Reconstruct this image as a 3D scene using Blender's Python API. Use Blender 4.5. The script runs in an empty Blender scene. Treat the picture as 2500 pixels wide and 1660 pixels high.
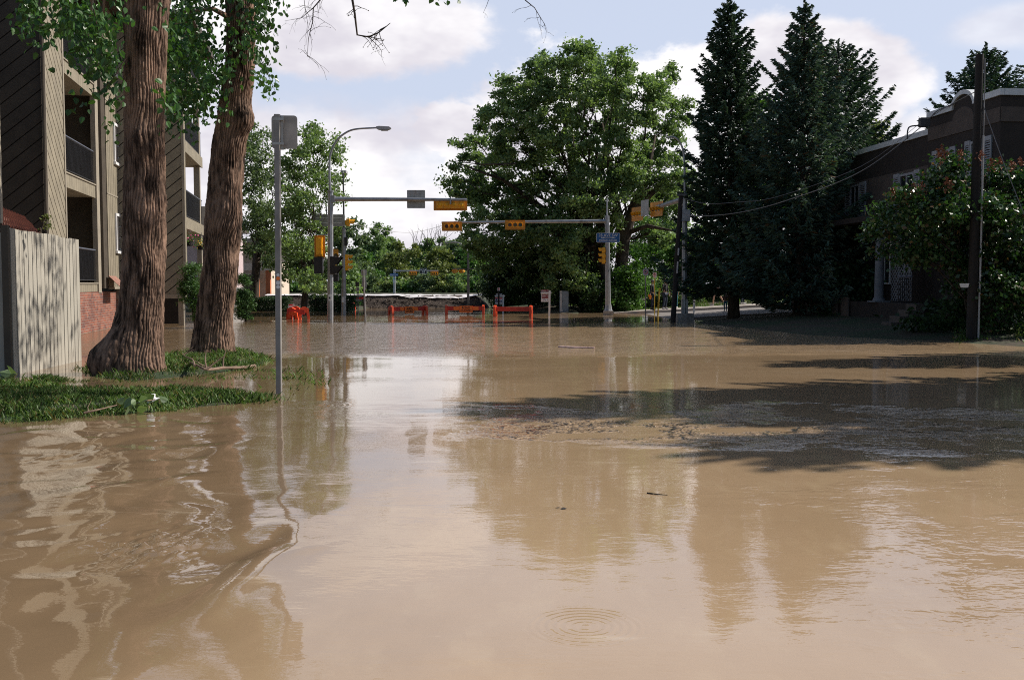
import bpy, math, random
import numpy as np
from mathutils import Vector, Matrix
V3 = Vector
R = math.radians
random.seed(7); np.random.seed(7)
scene = bpy.context.scene
COL = scene.collection

# ------------------------------------------------------------------ camera
F, CAMH = 2431.0, 1.6
PITCH = math.atan(136.0 / F)
cam_d = bpy.data.cameras.new('camera'); cam = bpy.data.objects.new('camera', cam_d); COL.objects.link(cam)
cam_d.sensor_width = 36.0; cam_d.lens = F / 2500.0 * 36.0
cam_d.clip_end = 3000; cam_d.clip_start = 0.05
cam.location = (0, 0, CAMH); cam.rotation_euler = (math.pi / 2 - PITCH, 0, 0)
scene.camera = cam

# ------------------------------------------------------------------ light
SUN_EL, SUN_AZ = R(42), R(75)          # azimuth measured from +Y towards +X
sun_d = bpy.data.lights.new('sun', 'SUN'); sun = bpy.data.objects.new('sun', sun_d); COL.objects.link(sun)
sun_d.energy = 4.6; sun_d.angle = R(0.53); sun_d.color = (1.0, 0.93, 0.83)
sdir = V3((math.sin(SUN_AZ) * math.cos(SUN_EL), math.cos(SUN_AZ) * math.cos(SUN_EL), math.sin(SUN_EL)))
sun.rotation_euler = sdir.to_track_quat('Z', 'Y').to_euler()

scene.view_settings.view_transform = 'Standard'
scene.view_settings.look = 'None'
scene.view_settings.exposure = 0.3
scene.view_settings.gamma = 1.0
scene.cycles.filter_width = 1.05
scene.cycles.use_denoising = False
scene.cycles.sample_clamp_indirect = 3.0
scene.cycles.sample_clamp_direct = 8.0
scene.cycles.max_bounces = 6
scene.cycles.transparent_max_bounces = 8

def direction(px, py):
    u, v = (px - 1250) / F, (830 - py) / F
    return V3((u, math.cos(PITCH) + v * math.sin(PITCH), -math.sin(PITCH) + v * math.cos(PITCH)))
def pt(px, py, Y):
    d = direction(px, py); return V3((0, 0, CAMH)) + d * (Y / d.y)
def gp(px, py, z=0.0):
    d = direction(px, py); return V3((0, 0, CAMH)) + d * ((z - CAMH) / d.z)
def ppm(Y):                             # metres per photo pixel at a depth
    return Y / F

# ------------------------------------------------------------------ sky
world = bpy.data.worlds.new('World'); scene.world = world; world.use_nodes = True
wt = world.node_tree; wt.nodes.clear()
def N(t, typ, **kw):
    n = t.nodes.new(typ)
    for k, v in kw.items(): setattr(n, k, v)
    return n
def mth(t, op, a, b=None, c=None, clamp=False):
    n = N(t, 'ShaderNodeMath', operation=op); n.use_clamp = clamp
    for i, x in enumerate((a, b, c)):
        if x is None: continue
        if isinstance(x, (int, float)): n.inputs[i].default_value = x
        else: t.links.new(x, n.inputs[i])
    return n.outputs[0]
def mrange(t, x, a, b, c=0.0, d=1.0, smooth=True):
    n = N(t, 'ShaderNodeMapRange'); n.interpolation_type = 'SMOOTHSTEP' if smooth else 'LINEAR'
    t.links.new(x, n.inputs[0])
    for i, v in enumerate((a, b, c, d)): n.inputs[i + 1].default_value = v
    return n.outputs[0]
def mixc(t, f, a, b, blend='MIX'):
    n = N(t, 'ShaderNodeMix', data_type='RGBA', blend_type=blend)
    for s, x in ((n.inputs[0], f), (n.inputs[6], a), (n.inputs[7], b)):
        if isinstance(x, (int, float)): s.default_value = x
        elif isinstance(x, tuple): s.default_value = (*x, 1) if len(x) == 3 else x
        else: t.links.new(x, s)
    return n.outputs[2]
sky = N(wt, 'ShaderNodeTexSky', sky_type='NISHITA'); sky.sun_disc = False
sky.sun_elevation = SUN_EL; sky.sun_rotation = SUN_AZ; sky.air_density = 1.0; sky.dust_density = 1.2; sky.ozone_density = 1.2
tc = N(wt, 'ShaderNodeTexCoord'); sep = N(wt, 'ShaderNodeSeparateXYZ')
wt.links.new(tc.outputs['Generated'], sep.inputs[0])
az = mth(wt, 'ARCTAN2', sep.outputs[0], sep.outputs[1]); el = mth(wt, 'ARCSINE', sep.outputs[2])
# cloud noise in direction space
def wnoise(scale, detail, rough, z=1.0, off=0.0):
    m = N(wt, 'ShaderNodeMapping'); m.inputs['Scale'].default_value = (1, 1, z); m.inputs['Location'].default_value = (off, off * .7, off * 1.3)
    wt.links.new(tc.outputs['Generated'], m.inputs[0])
    n = N(wt, 'ShaderNodeTexNoise'); n.inputs['Scale'].default_value = scale; n.inputs['Detail'].default_value = detail; n.inputs['Roughness'].default_value = rough
    wt.links.new(m.outputs[0], n.inputs['Vector']); return n.outputs[0]
n_edge = wnoise(7.0, 7, 0.58, 1.6)
n_shade = wnoise(5.0, 5, 0.55, 2.0, 3.1)
n_cover = wnoise(2.2, 6, 0.6, 2.2, 5.7)
def angles(px, py):
    d = direction(px, py).normalized(); return math.atan2(d.x, d.y), math.asin(d.z)
cover = None
# (px, py, rx, ry, edge softness, weight) of the cloud banks
for (px, py, rx, ry, soft, wgt) in [(800, 60, 390, 150, .22, 1.0), (640, 430, 680, 235, .5, 1.0), (1560, 430, 560, 330, .13, 1.0),
                               (1990, 190, 270, 165, .2, 1.0), (2420, 370, 420, 130, .45, .9), (1150, 560, 950, 200, .5, 1.0), (330, 150, 330, 260, .5, .9), (2500, 60, 220, 60, .5, .5)]:
    a0, e0 = angles(px, py)
    dx = mth(wt, 'DIVIDE', mth(wt, 'SUBTRACT', az, a0), rx / F); dy = mth(wt, 'DIVIDE', mth(wt, 'SUBTRACT', el, e0), ry / F)
    r = mth(wt, 'SQRT', mth(wt, 'ADD', mth(wt, 'MULTIPLY', dx, dx), mth(wt, 'MULTIPLY', dy, dy)))
    val = mth(wt, 'ADD', mth(wt, 'SUBTRACT', 1.0, r), mth(wt, 'MULTIPLY', mth(wt, 'SUBTRACT', n_edge, 0.5), 1.3))
    b = mth(wt, 'MULTIPLY', mrange(wt, val, 0.0, soft), wgt)
    cover = b if cover is None else mth(wt, 'MAXIMUM', cover, b)
# scattered cloud higher up, left out overhead and behind to cut the fill light
hi = mth(wt, 'MULTIPLY', mrange(wt, n_cover, 0.40, 0.60), mrange(wt, el, 0.30, 0.40))
hi = mth(wt, 'MULTIPLY', hi, mth(wt, 'MULTIPLY', mrange(wt, el, 0.62, 0.44, 0.0, 1.0), mrange(wt, sep.outputs[1], -.2, .4)))
cover = mth(wt, 'MAXIMUM', cover, mth(wt, 'MULTIPLY', hi, 0.75))
ccol = mixc(wt, mrange(wt, n_shade, 0.40, 0.62), (7.2, 6.9, 7.6), (10.4, 10.2, 10.3))
veil = mixc(wt, mth(wt, 'MULTIPLY', mth(wt, 'MULTIPLY', mrange(wt, el, 0.55, 0.34), mrange(wt, sep.outputs[1], -.35, .45)), 0.80), sky.outputs[0], (6.7, 7.35, 9.0))  # haze, also removed overhead and behind the camera to darken the fill
final = mixc(wt, cover, veil, ccol)
bg = N(wt, 'ShaderNodeBackground'); bg.inputs[1].default_value = 0.085
wo = N(wt, 'ShaderNodeOutputWorld')
wt.links.new(final, bg.inputs[0]); wt.links.new(bg.outputs[0], wo.inputs[0])

# ------------------------------------------------------------------ helpers
def tag(o, label=None, cat=None, group=None, kind=None):
    if label: o['label'] = label
    if cat: o['category'] = cat
    if group: o['group'] = group
    if kind: o['kind'] = kind
    return o
def thing(name, loc, label, cat, group=None):
    o = bpy.data.objects.new(name, None); COL.objects.link(o); o.location = loc
    o.empty_display_size = 0.2
    return tag(o, label, cat, group)
def root_of(o):
    while o.parent: o = o.parent
    return o
def link(name, me, mat, parent=None, smooth=True, sharp=40):
    o = bpy.data.objects.new(name, me); COL.objects.link(o)
    if mat: me.materials.append(mat)
    if parent is not None:
        o.parent = parent
        r = root_of(parent); me.transform(Matrix.Translation(-V3(r.location)))
    if smooth:
        me.polygons.foreach_set('use_smooth', [True] * len(me.polygons))
        if sharp: me.set_sharp_from_angle(angle=R(sharp))
    return o
def copy_tree(o, parent=None):
    c = o.copy(); COL.objects.link(c)
    if parent is not None: c.parent = parent
    for ch in list(o.children): copy_tree(ch, c)
    return c
def npmesh(name, verts, faces):
    me = bpy.data.meshes.new(name)
    verts = np.asarray(verts, dtype=np.float32); faces = np.asarray(faces, dtype=np.int32)
    k = faces.shape[1]
    me.vertices.add(len(verts)); me.vertices.foreach_set('co', verts.ravel())
    me.loops.add(faces.size); me.loops.foreach_set('vertex_index', faces.ravel())
    me.polygons.add(len(faces)); me.polygons.foreach_set('loop_start', np.arange(0, faces.size, k, dtype=np.int32))
    me.update(calc_edges=True); return me
class Fr:                                # a local frame: u along, v up, w out
    def __init__(s, o, eu, ev, ew): s.o, s.eu, s.ev, s.ew = V3(o), V3(eu).normalized(), V3(ev).normalized(), V3(ew).normalized()
    def p(s, u, v, w): return s.o + s.eu * u + s.ev * v + s.ew * w
def face_frame(o, facing):               # a plate facing a horizontal direction, u to the viewer's right of it
    w = V3((facing[0], facing[1], 0)).normalized(); ev = V3((0, 0, 1)); return Fr(o, ev.cross(w), ev, w)
WORLD = Fr((0, 0, 0), (1, 0, 0), (0, 0, 1), (0, -1, 0))
class MB:
    def __init__(s): s.v, s.f = [], []
    def add(s, vs, fs):
        n = len(s.v); s.v += [tuple(x) for x in vs]; s.f += [tuple(i + n for i in f) for f in fs]; return s
    def box(s, fr, u0, u1, v0, v1, w0, w1):
        P = [fr.p(u, v, w) for w in (w0, w1) for v in (v0, v1) for u in (u0, u1)]
        return s.add(P, [(0, 2, 3, 1), (4, 5, 7, 6), (0, 1, 5, 4), (2, 6, 7, 3), (0, 4, 6, 2), (1, 3, 7, 5)])
    def prism(s, fr, poly, w0, w1):
        n = len(poly); P = [fr.p(u, v, w0) for u, v in poly] + [fr.p(u, v, w1) for u, v in poly]
        return s.add(P, [tuple(range(n))[::-1], tuple(range(n, 2 * n))] + [(i, (i + 1) % n, n + (i + 1) % n, n + i) for i in range(n)])
    def rrect(s, fr, u0, u1, v0, v1, w0, w1, r, k=4):
        poly = []
        for (cu, cv, a0) in ((u1 - r, v0 + r, -90), (u1 - r, v1 - r, 0), (u0 + r, v1 - r, 90), (u0 + r, v0 + r, 180)):
            for i in range(k + 1):
                a = R(a0 + 90 * i / k); poly.append((cu + r * math.cos(a), cv + r * math.sin(a)))
        return s.prism(fr, poly, w0, w1)
    def disc(s, fr, cu, cv, r, w0, w1, n=20, ry=None):
        return s.prism(fr, [(cu + r * math.cos(2 * math.pi * i / n), cv + (ry or r) * math.sin(2 * math.pi * i / n)) for i in range(n)], w0, w1)
    def ring(s, fr, cu, cv, r0, r1, w0, w1, n=24):
        P = []
        for i in range(n):
            c, d = math.cos(2 * math.pi * i / n), math.sin(2 * math.pi * i / n)
            P += [fr.p(cu + r0 * c, cv + r0 * d, w0), fr.p(cu + r1 * c, cv + r1 * d, w0), fr.p(cu + r1 * c, cv + r1 * d, w1), fr.p(cu + r0 * c, cv + r0 * d, w1)]
        fs = []
        for i in range(n):
            a, b = 4 * i, 4 * ((i + 1) % n)
            fs += [(a + k, b + k, b + (k + 1) % 4, a + (k + 1) % 4) for k in range(4)]
        return s.add(P, fs)
    def tube(s, pts, rads, n=8, cap=True):
        pts = [V3(p) for p in pts]
        if not hasattr(rads, '__len__'): rads = [rads] * len(pts)
        t = (pts[1] - pts[0]).normalized(); a = t.orthogonal().normalized(); P = []
        for i, p in enumerate(pts):
            tn = (pts[min(i + 1, len(pts) - 1)] - pts[max(i - 1, 0)])
            tn = tn.normalized() if tn.length > 1e-9 else t
            a = (a - tn * a.dot(tn)); a = a.normalized() if a.length > 1e-6 else tn.orthogonal().normalized()
            b = tn.cross(a)
            P += [p + (a * math.cos(2 * math.pi * k / n) + b * math.sin(2 * math.pi * k / n)) * rads[i] for k in range(n)]
        m = len(pts)
        fs = [(i * n + k, i * n + (k + 1) % n, (i + 1) * n + (k + 1) % n, (i + 1) * n + k) for i in range(m - 1) for k in range(n)]
        if cap: fs += [tuple(range(n))[::-1], tuple(range((m - 1) * n, m * n))]
        return s.add(P, fs)
    def cyl(s, p0, p1, r0, r1=None, n=12): return s.tube([p0, p1], [r0, r0 if r1 is None else r1], n)
    def ball(s, c, rx, ry=None, rz=None, nu=12, nv=8):
        ry = ry or rx; rz = rz or rx; c = V3(c); P = []
        for j in range(nv + 1):
            th = math.pi * j / nv
            for i in range(nu):
                ph = 2 * math.pi * i / nu; P.append(c + V3((rx * math.sin(th) * math.cos(ph), ry * math.sin(th) * math.sin(ph), rz * math.cos(th))))
        return s.add(P, [(j * nu + i, (j + 1) * nu + i, (j + 1) * nu + (i + 1) % nu, j * nu + (i + 1) % nu) for j in range(nv) for i in range(nu)])
    def build(s, name, mat, parent=None, smooth=True, sharp=40):
        me = bpy.data.meshes.new(name); me.from_pydata(s.v, [], s.f); me.update()
        return link(name, me, mat, parent, smooth, sharp)
def text_mb(txt, fr, cu, cv, size, w, width=None):
    """lettering as thin solid geometry on a plate"""
    c = bpy.data.curves.new('lettering', 'FONT'); c.body = txt; c.size = size; c.align_x = 'CENTER'; c.align_y = 'CENTER'; c.extrude = 0.004; c.offset = size * .012
    o = bpy.data.objects.new('lettering', c); COL.objects.link(o)
    dg = bpy.context.evaluated_depsgraph_get(); me = bpy.data.meshes.new_from_object(o.evaluated_get(dg))
    bpy.data.objects.remove(o); bpy.data.curves.remove(c)
    vs = [v.co.copy() for v in me.vertices]; fs = [tuple(p.vertices) for p in me.polygons]
    sc = 1.0
    if width and vs:
        x = [v.x for v in vs]; sc = width / max(1e-6, max(x) - min(x))
    mb = MB(); mb.add([fr.p(cu + v.x * sc, cv + v.y, w + v.z) for v in vs], fs); bpy.data.meshes.remove(me); return mb

# numpy value noise
def _hash(ix, iy, iz, seed):
    h = (ix * 374761393 + iy * 668265263 + iz * 1442695041 + seed * 974634777) & 0xFFFFFFFF
    h = ((h ^ (h >> 13)) * 1274126177) & 0xFFFFFFFF
    h = h ^ (h >> 16); return (h & 0xFFFFFF) / float(0xFFFFFF)
def vnoise(x, y, z=0.0, seed=0):
    x, y, z = np.broadcast_arrays(np.asarray(x, float), np.asarray(y, float), np.asarray(z, float))
    xi, yi, zi = np.floor(x).astype(np.int64), np.floor(y).astype(np.int64), np.floor(z).astype(np.int64)
    fx, fy, fz = x - xi, y - yi, z - zi
    fx, fy, fz = [t * t * t * (t * (t * 6 - 15) + 10) for t in (fx, fy, fz)]
    def h(a, b, c): return _hash(xi + a, yi + b, zi + c, seed)
    x00 = h(0,0,0) * (1-fx) + h(1,0,0) * fx; x10 = h(0,1,0) * (1-fx) + h(1,1,0) * fx
    x01 = h(0,0,1) * (1-fx) + h(1,0,1) * fx; x11 = h(0,1,1) * (1-fx) + h(1,1,1) * fx
    return (x00 * (1-fy) + x10 * fy) * (1-fz) + (x01 * (1-fy) + x11 * fy) * fz
def fbm(x, y, z=0.0, seed=0, oct=4):
    s, a, t = 0.0, 1.0, 0.0
    for k in range(oct):
        f = 2.0 ** k; s = s + a * vnoise(np.asarray(x) * f, np.asarray(y) * f, np.asarray(z) * f, seed + k); t += a; a *= 0.5
    return s / t

# ------------------------------------------------------------------ materials
def newmat(name):
    m = bpy.data.materials.new(name); m.use_nodes = True; t = m.node_tree
    return m, t, t.nodes['Principled BSDF'], t.nodes['Material Output']
def noise(t, scale, detail=4, rough=.55, vec=None, stretch=None, coord='Object'):
    n = N(t, 'ShaderNodeTexNoise'); n.inputs['Scale'].default_value = scale; n.inputs['Detail'].default_value = detail; n.inputs['Roughness'].default_value = rough
    if vec is None:
        c = N(t, 'ShaderNodeTexCoord'); vec = c.outputs[coord]
    if stretch:
        mp = N(t, 'ShaderNodeMapping'); mp.inputs['Scale'].default_value = stretch; t.links.new(vec, mp.inputs[0]); vec = mp.outputs[0]
    t.links.new(vec, n.inputs['Vector']); return n.outputs[0]
def bump(t, b, h, dist, strength=1.0):
    n = N(t, 'ShaderNodeBump'); n.inputs['Strength'].default_value = strength; n.inputs['Distance'].default_value = dist
    t.links.new(h, n.inputs['Height']); t.links.new(n.outputs[0], b.inputs['Normal']); return n
def pm(name, col, rough=.6, var=.25, scale=4.0, metal=0.0, bdist=0.0, bscale=40, spec=.5, stretch=None, dirt=None):
    """a plain paint, wood or metal with uneven tone and a little surface relief"""
    m, t, b, o = newmat(name)
    lo = tuple(c * (1 - var) for c in col); hi = tuple(min(1, c * (1 + var)) for c in col)
    c = mixc(t, mrange(t, noise(t, scale, 6, .62, stretch=stretch), .3, .7), lo, hi)
    if dirt: c = mixc(t, mrange(t, noise(t, dirt[1], 5, .65, stretch=dirt[2] if len(dirt) > 2 else None), .52, .72), c, dirt[0])
    t.links.new(c, b.inputs['Base Color'])
    b.inputs['Roughness'].default_value = rough; b.inputs['Metallic'].default_value = metal; b.inputs['Specular IOR Level'].default_value = spec
    if bdist: bump(t, b, noise(t, bscale, 5, .6, stretch=stretch), bdist)
    return m
def leafmat(name, dark, light, trans=.3, rough=.5, tint=None, tintp=0.0, spec=.3):
    m, t, b, o = newmat(name)
    g = N(t, 'ShaderNodeNewGeometry'); rnd = g.outputs['Random Per Island']
    c = mixc(t, rnd, dark, light)
    c = mixc(t, mrange(t, noise(t, .55, 3), .35, .65), c, tuple(x * 1.35 for x in light))
    if tint:
        k = mth(t, 'GREATER_THAN', mth(t, 'FRACT', mth(t, 'MULTIPLY', rnd, 37.7)), 1 - tintp); c = mixc(t, k, c, tint)
    t.links.new(c, b.inputs['Base Color']); b.inputs['Roughness'].default_value = rough; b.inputs['Specular IOR Level'].default_value = spec
    tr = N(t, 'ShaderNodeBsdfTranslucent'); c2 = mixc(t, 1.0, c, (1.15, 1.25, .55), 'MULTIPLY'); t.links.new(c2, tr.inputs[0])
    mx = N(t, 'ShaderNodeMixShader'); mx.inputs[0].default_value = trans
    t.links.new(b.outputs[0], mx.inputs[1]); t.links.new(tr.outputs[0], mx.inputs[2]); t.links.new(mx.outputs[0], o.inputs[0])
    return m
M = {}
M['galv'] = pm('galvanised_steel', (.33, .34, .36), .45, .18, 3, metal=.55, bdist=.0006, bscale=60, dirt=((.2, .19, .18), 2.0))
M['steel_dark'] = pm('weathered_dark_steel', (.07, .07, .075), .5, .25, 4, metal=.3)
M['sign_back'] = pm('bare_aluminium', (.36, .355, .345), .42, .16, 5, metal=.35, dirt=((.25, .22, .2), 3.0, (1, 1, .3)))
M['sheen'] = pm('aluminium_sign_back', (.37, .32, .28), .38, .2, 4, metal=.3, dirt=((.34, .22, .17), 5.0, (1, 1, .35)))
M['post_grey'] = pm('grey_signpost_steel', (.25, .235, .225), .55, .2, 3, metal=.2, bdist=.001, bscale=50, dirt=((.19, .165, .15), 3, (1, 1, .2)))
M['signal_yellow'] = pm('signal_yellow_paint', (.85, .41, .015), .42, .13, 6, dirt=((.6, .28, .02), 4))
M['backboard'] = pm('backboard_amber', (.56, .235, .012), .45, .13, 6)
M['signal_black'] = pm('signal_black_paint', (.018, .018, .02), .5, .2, 5)
M['lens_red'] = pm('unlit_red_lens', (.06, .008, .006), .2, .2, 8)
M['lens_amber'] = pm('unlit_amber_lens', (.07, .045, .006), .2, .2, 8)
M['lens_green'] = pm('unlit_green_lens', (.008, .028, .022), .2, .2, 8)
M['sign_blue'] = pm('street_sign_blue', (.012, .11, .33), .4, .12, 5)
M['sign_white'] = pm('sign_white', (.74, .74, .74), .5, .08, 6)
M['sign_red'] = pm('sign_red', (.8, .03, .03), .5, .12, 6)
M['sign_maroon'] = pm('sign_maroon', (.2, .015, .025), .5, .12, 6)
M['sign_black'] = pm('sign_black', (.012, .012, .013), .5, .15, 6)
M['sign_green'] = pm('fluorescent_green_letters', (.3, .95, .15), .5, .1, 6)
M['sign_navy'] = pm('sign_navy', (.03, .05, .16), .5, .15, 6)
M['barr'] = pm('barricade_orange_plastic', (.72, .075, .018), .5, .14, 6, dirt=((.5, .06, .02), 4))
M['barr_rail'] = pm('barricade_red_rail', (.47, .035, .022), .5, .16, 7)
M['barr_sign'] = pm('barricade_orange_sign', (1.0, .21, .03), .45, .08, 6)
M['luminaire'] = pm('luminaire_grey', (.4, .4, .41), .4, .12, 6)
M['concrete'] = pm('concrete', (.29, .275, .26), .85, .2, 5, bdist=.003, bscale=30, dirt=((.17, .155, .14), 2.0))
M['walk'] = pm('pavement_concrete', (.42, .37, .33), .85, .15, 2, bdist=.002, bscale=30)
M['asphalt'] = pm('worn_asphalt', (.2, .18, .17), .9, .2, 2, bdist=.003, bscale=60)
M['pole_wood'] = pm('creosoted_pole', (.014, .011, .010), .8, .3, 3, bdist=.004, bscale=30, stretch=(6, 6, .4))
M['fence'] = pm('grey_beige_fence_paint', (.36, .335, .285), .7, .12, 2.5, bdist=.0015, bscale=40, stretch=(3, 3, .35), dirt=((.22, .2, .17), 2.2, (3, 3, .35)))
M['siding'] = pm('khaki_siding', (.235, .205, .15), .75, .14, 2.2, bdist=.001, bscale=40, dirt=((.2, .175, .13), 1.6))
M['siding_dark'] = pm('brown_and_shaded_siding', (.058, .046, .033), .75, .2, 2.2, bdist=.001, bscale=40)  # khaki siding's shade put into the colour; also plain brown on roofs and pipe
M['trim'] = pm('pale_khaki_trim', (.29, .255, .2), .7, .12, 2.5)
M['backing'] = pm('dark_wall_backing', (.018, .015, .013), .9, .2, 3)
M['rail_black'] = pm('black_railing', (.02, .021, .026), .5, .2, 5)
M['rail_top'] = pm('blue_grey_railing_top', (.09, .1, .13), .5, .2, 5)
M['void'] = pm('carport_void_shade', (.02, .018, .016), .9, .3, 3)  # shade of the void under the far block, put into the wall colour
M['white_paint'] = pm('white_paint', (.72, .72, .73), .5, .08, 5)
M['tile'] = pm('red_brown_roof_tile', (.26, .13, .095), .75, .25, 7, bdist=.003, bscale=25)
M['house_dark'] = pm('dark_brown_stucco', (.028, .021, .018), .9, .16, 2.5, bdist=.003, bscale=60)
M['house_tan'] = pm('taupe_stucco', (.085, .067, .058), .9, .14, 2.5, bdist=.003, bscale=60)
M['cap'] = pm('white_roof_cap', (.6, .62, .64), .5, .1, 4)
M['shutter'] = pm('white_shutters', (.30, .31, .34), .6, .08, 5)
M['cabinet'] = pm('utility_cabinet_grey', (.16, .2, .24), .5, .14, 4)
M['pale_wall'] = pm('cream_stucco', (.62, .52, .42), .85, .1, 2)
M['orange_wood'] = pm('orange_brown_columns', (.48, .14, .05), .7, .15, 4)
M['soil'] = pm('dike_gravel', (.062, .046, .036), .95, .5, 9, bdist=.05, bscale=11)
M['tarp'] = pm('white_sheeting', (.78, .75, .76), .6, .08, 3, bdist=.01, bscale=6)
M['skin'] = pm('skin', (.5, .29, .2), .55, .1, 8)
M['navy_cloth'] = pm('navy_denim', (.02, .03, .055), .85, .25, 12)
M['black_cloth'] = pm('black_jacket', (.016, .015, .017), .85, .25, 12)
M['teal_cloth'] = pm('teal_jeans', (.02, .12, .16), .85, .25, 12)
M['grey_cloth'] = pm('grey_cloth', (.16, .15, .15), .85, .2, 12)
M['plum_cloth'] = pm('dusky_plum_top', (.12, .06, .055), .85, .25, 12)
M['blue_cloth'] = pm('pale_blue_top', (.4, .5, .62), .85, .2, 12)
M['hair'] = pm('dark_brown_hair', (.045, .024, .014), .6, .3, 20)
M['shoe'] = pm('pale_shoes', (.42, .4, .4), .7, .15, 10)
M['hivis'] = pm('orange_yellow_flag', (.9, .28, .03), .6, .2, 10)
M['yellow_rod'] = pm('yellow_marker_paint', (.45, .3, .02), .6, .15, 5)
M['cable'] = pm('cable_grey', (.2, .2, .21), .5, .1, 5)
M['flower'] = pm('flower_pink', (.6, .12, .25), .7, .4, 20)
M['stick'] = pm('bare_dead_wood', (.2, .135, .095), .85, .25, 8, bdist=.002)
M['rubber'] = pm('black_plastic', (.015, .015, .016), .5, .2, 8)
def glassmat(name, col):
    m, t, b, o = newmat(name); b.inputs['Base Color'].default_value = (*col, 1); b.inputs['Roughness'].default_value = .06; b.inputs['Specular IOR Level'].default_value = .8
    bump(t, b, noise(t, 1.2, 2), .002); return m
M['glass'] = glassmat('window_glass', (.02, .024, .028))
M['glass_grey'] = glassmat('screened_window_glass', (.13, .12, .12))
def brickmat():
    m, t, b, o = newmat('red_brown_brick')
    c = N(t, 'ShaderNodeTexCoord'); mp = N(t, 'ShaderNodeMapping'); s = N(t, 'ShaderNodeSeparateXYZ'); cb = N(t, 'ShaderNodeCombineXYZ')
    t.links.new(c.outputs['Object'], s.inputs[0]); t.links.new(s.outputs[1], cb.inputs[0]); t.links.new(s.outputs[2], cb.inputs[1])
    t.links.new(cb.outputs[0], mp.inputs[0]); mp.inputs['Scale'].default_value = (1, 1, 1)
    br = N(t, 'ShaderNodeTexBrick'); t.links.new(mp.outputs[0], br.inputs['Vector'])
    br.inputs['Scale'].default_value = 1.0; br.inputs['Brick Width'].default_value = .24; br.inputs['Row Height'].default_value = .085; br.inputs['Mortar Size'].default_value = .007
    br.inputs['Color1'].default_value = (.30, .095, .055, 1); br.inputs['Color2'].default_value = (.17, .07, .055, 1); br.inputs['Mortar'].default_value = (.36, .29, .24, 1)
    c2 = mixc(t, mrange(t, noise(t, 1.5, 4), .4, .7), br.outputs[0], mixc(t, 1.0, br.outputs[0], (.6, .6, .65), 'MULTIPLY'))
    t.links.new(c2, b.inputs['Base Color']); b.inputs['Roughness'].default_value = .85; bump(t, b, br.outputs[1], -.006)
    return m
M['brick'] = brickmat()
def barkmat(name, deep, ridge, scale=1.0):
    m, t, b, o = newmat(name)
    n1 = noise(t, 9 * scale, 7, .68, stretch=(1, 1, .22)); n2 = noise(t, 34 * scale, 4, .6, stretch=(1, 1, .5))
    c = mixc(t, mrange(t, n1, .36, .66), deep, ridge)
    c = mixc(t, mrange(t, noise(t, 2.2, 4, .6, stretch=(1, 1, .5)), .45, .75), c, tuple(x * 1.25 for x in ridge))
    c = mixc(t, mrange(t, noise(t, 1.3, 5, .7), .55, .75), c, mixc(t, 1.0, c, (.55, .52, .5), 'MULTIPLY'))
    t.links.new(c, b.inputs['Base Color']); b.inputs['Roughness'].default_value = .9; b.inputs['Specular IOR Level'].default_value = .25
    bump(t, b, mth(t, 'ADD', n1, mth(t, 'MULTIPLY', n2, .35)), .022)
    return m
M['bark'] = barkmat('cottonwood_bark', (.022, .013, .009), (.25, .16, .114))
M['bark_dark'] = barkmat('dark_tree_bark', (.02, .016, .012), (.085, .066, .05), .6)
M['leaf_near'] = leafmat('cottonwood_leaves', (.022, .055, .016), (.05, .12, .03), .33, .35, spec=.5)
M['leaf_mid'] = leafmat('broad_tree_leaves', (.07, .12, .05), (.165, .24, .105), .4, .45)
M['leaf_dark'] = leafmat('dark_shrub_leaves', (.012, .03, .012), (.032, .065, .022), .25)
M['leaf_olive'] = leafmat('willow_leaves', (.075, .105, .032), (.16, .19, .062), .3)
M['leaf_green'] = leafmat('bright_green_leaves', (.04, .10, .022), (.085, .18, .04), .3)
M['leaf_grey'] = leafmat('grey_green_leaves', (.055, .09, .045), (.12, .17, .085), .32)
M['leaf_lilac'] = leafmat('lilac_leaves', (.012, .033, .011), (.034, .08, .024), .25, .35, tint=(.13, .08, .035), tintp=.05, spec=.55)
M['leaf_cedar'] = leafmat('cedar_sprays', (.03, .075, .022), (.07, .14, .04), .2)
M['needles'] = leafmat('spruce_needles', (.013, .03, .021), (.042, .076, .048), .16, .55)
M['needles_blue'] = leafmat('blue_spruce_needles', (.021, .044, .036), (.062, .105, .076), .16, .55, tint=(.10, .065, .03), tintp=.05)
M['grass'] = leafmat('wet_grass', (.038, .078, .02), (.10, .165, .05), .3, .5, tint=(.2, .17, .085), tintp=.14)
# ------------------------------------------------------------------ ground and water
def poly_sd(px, py, poly):
    """signed distance (positive inside) of points to a polygon"""
    poly = np.asarray(poly, float); d = np.full(px.shape, 1e9); ins = np.zeros(px.shape, bool)
    n = len(poly)
    for i in range(n):
        ax, ay = poly[i]; bx, by = poly[(i + 1) % n]; ex, ey = bx - ax, by - ay
        t = np.clip(((px - ax) * ex + (py - ay) * ey) / (ex * ex + ey * ey + 1e-12), 0, 1)
        d = np.minimum(d, (px - ax - t * ex) ** 2 + (py - ay - t * ey) ** 2)
        c = (ay > py) != (by > py)
        with np.errstate(divide='ignore', invalid='ignore'):
            xi = (bx - ax) * (py - ay) / (by - ay if by != ay else 1e-12) + ax
        ins ^= c & (px < xi)
    d = np.sqrt(d); return np.where(ins, d, -d)
def G2(l): return [tuple(gp(*p)[:2]) for p in l]
VERGE = G2([(-260, 940), (0, 937), (200, 944), (400, 948), (560, 957), (650, 963), (684, 972), (640, 984), (540, 992), (400, 1008), (250, 1020), (100, 1027), (-260, 1032)])
ISLE = G2([(195, 905), (225, 922), (330, 931), (430, 922), (520, 912), (620, 900), (650, 892), (670, 880), (640, 868), (600, 855), (560, 849), (470, 852), (430, 868), (330, 880), (220, 892)])
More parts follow.
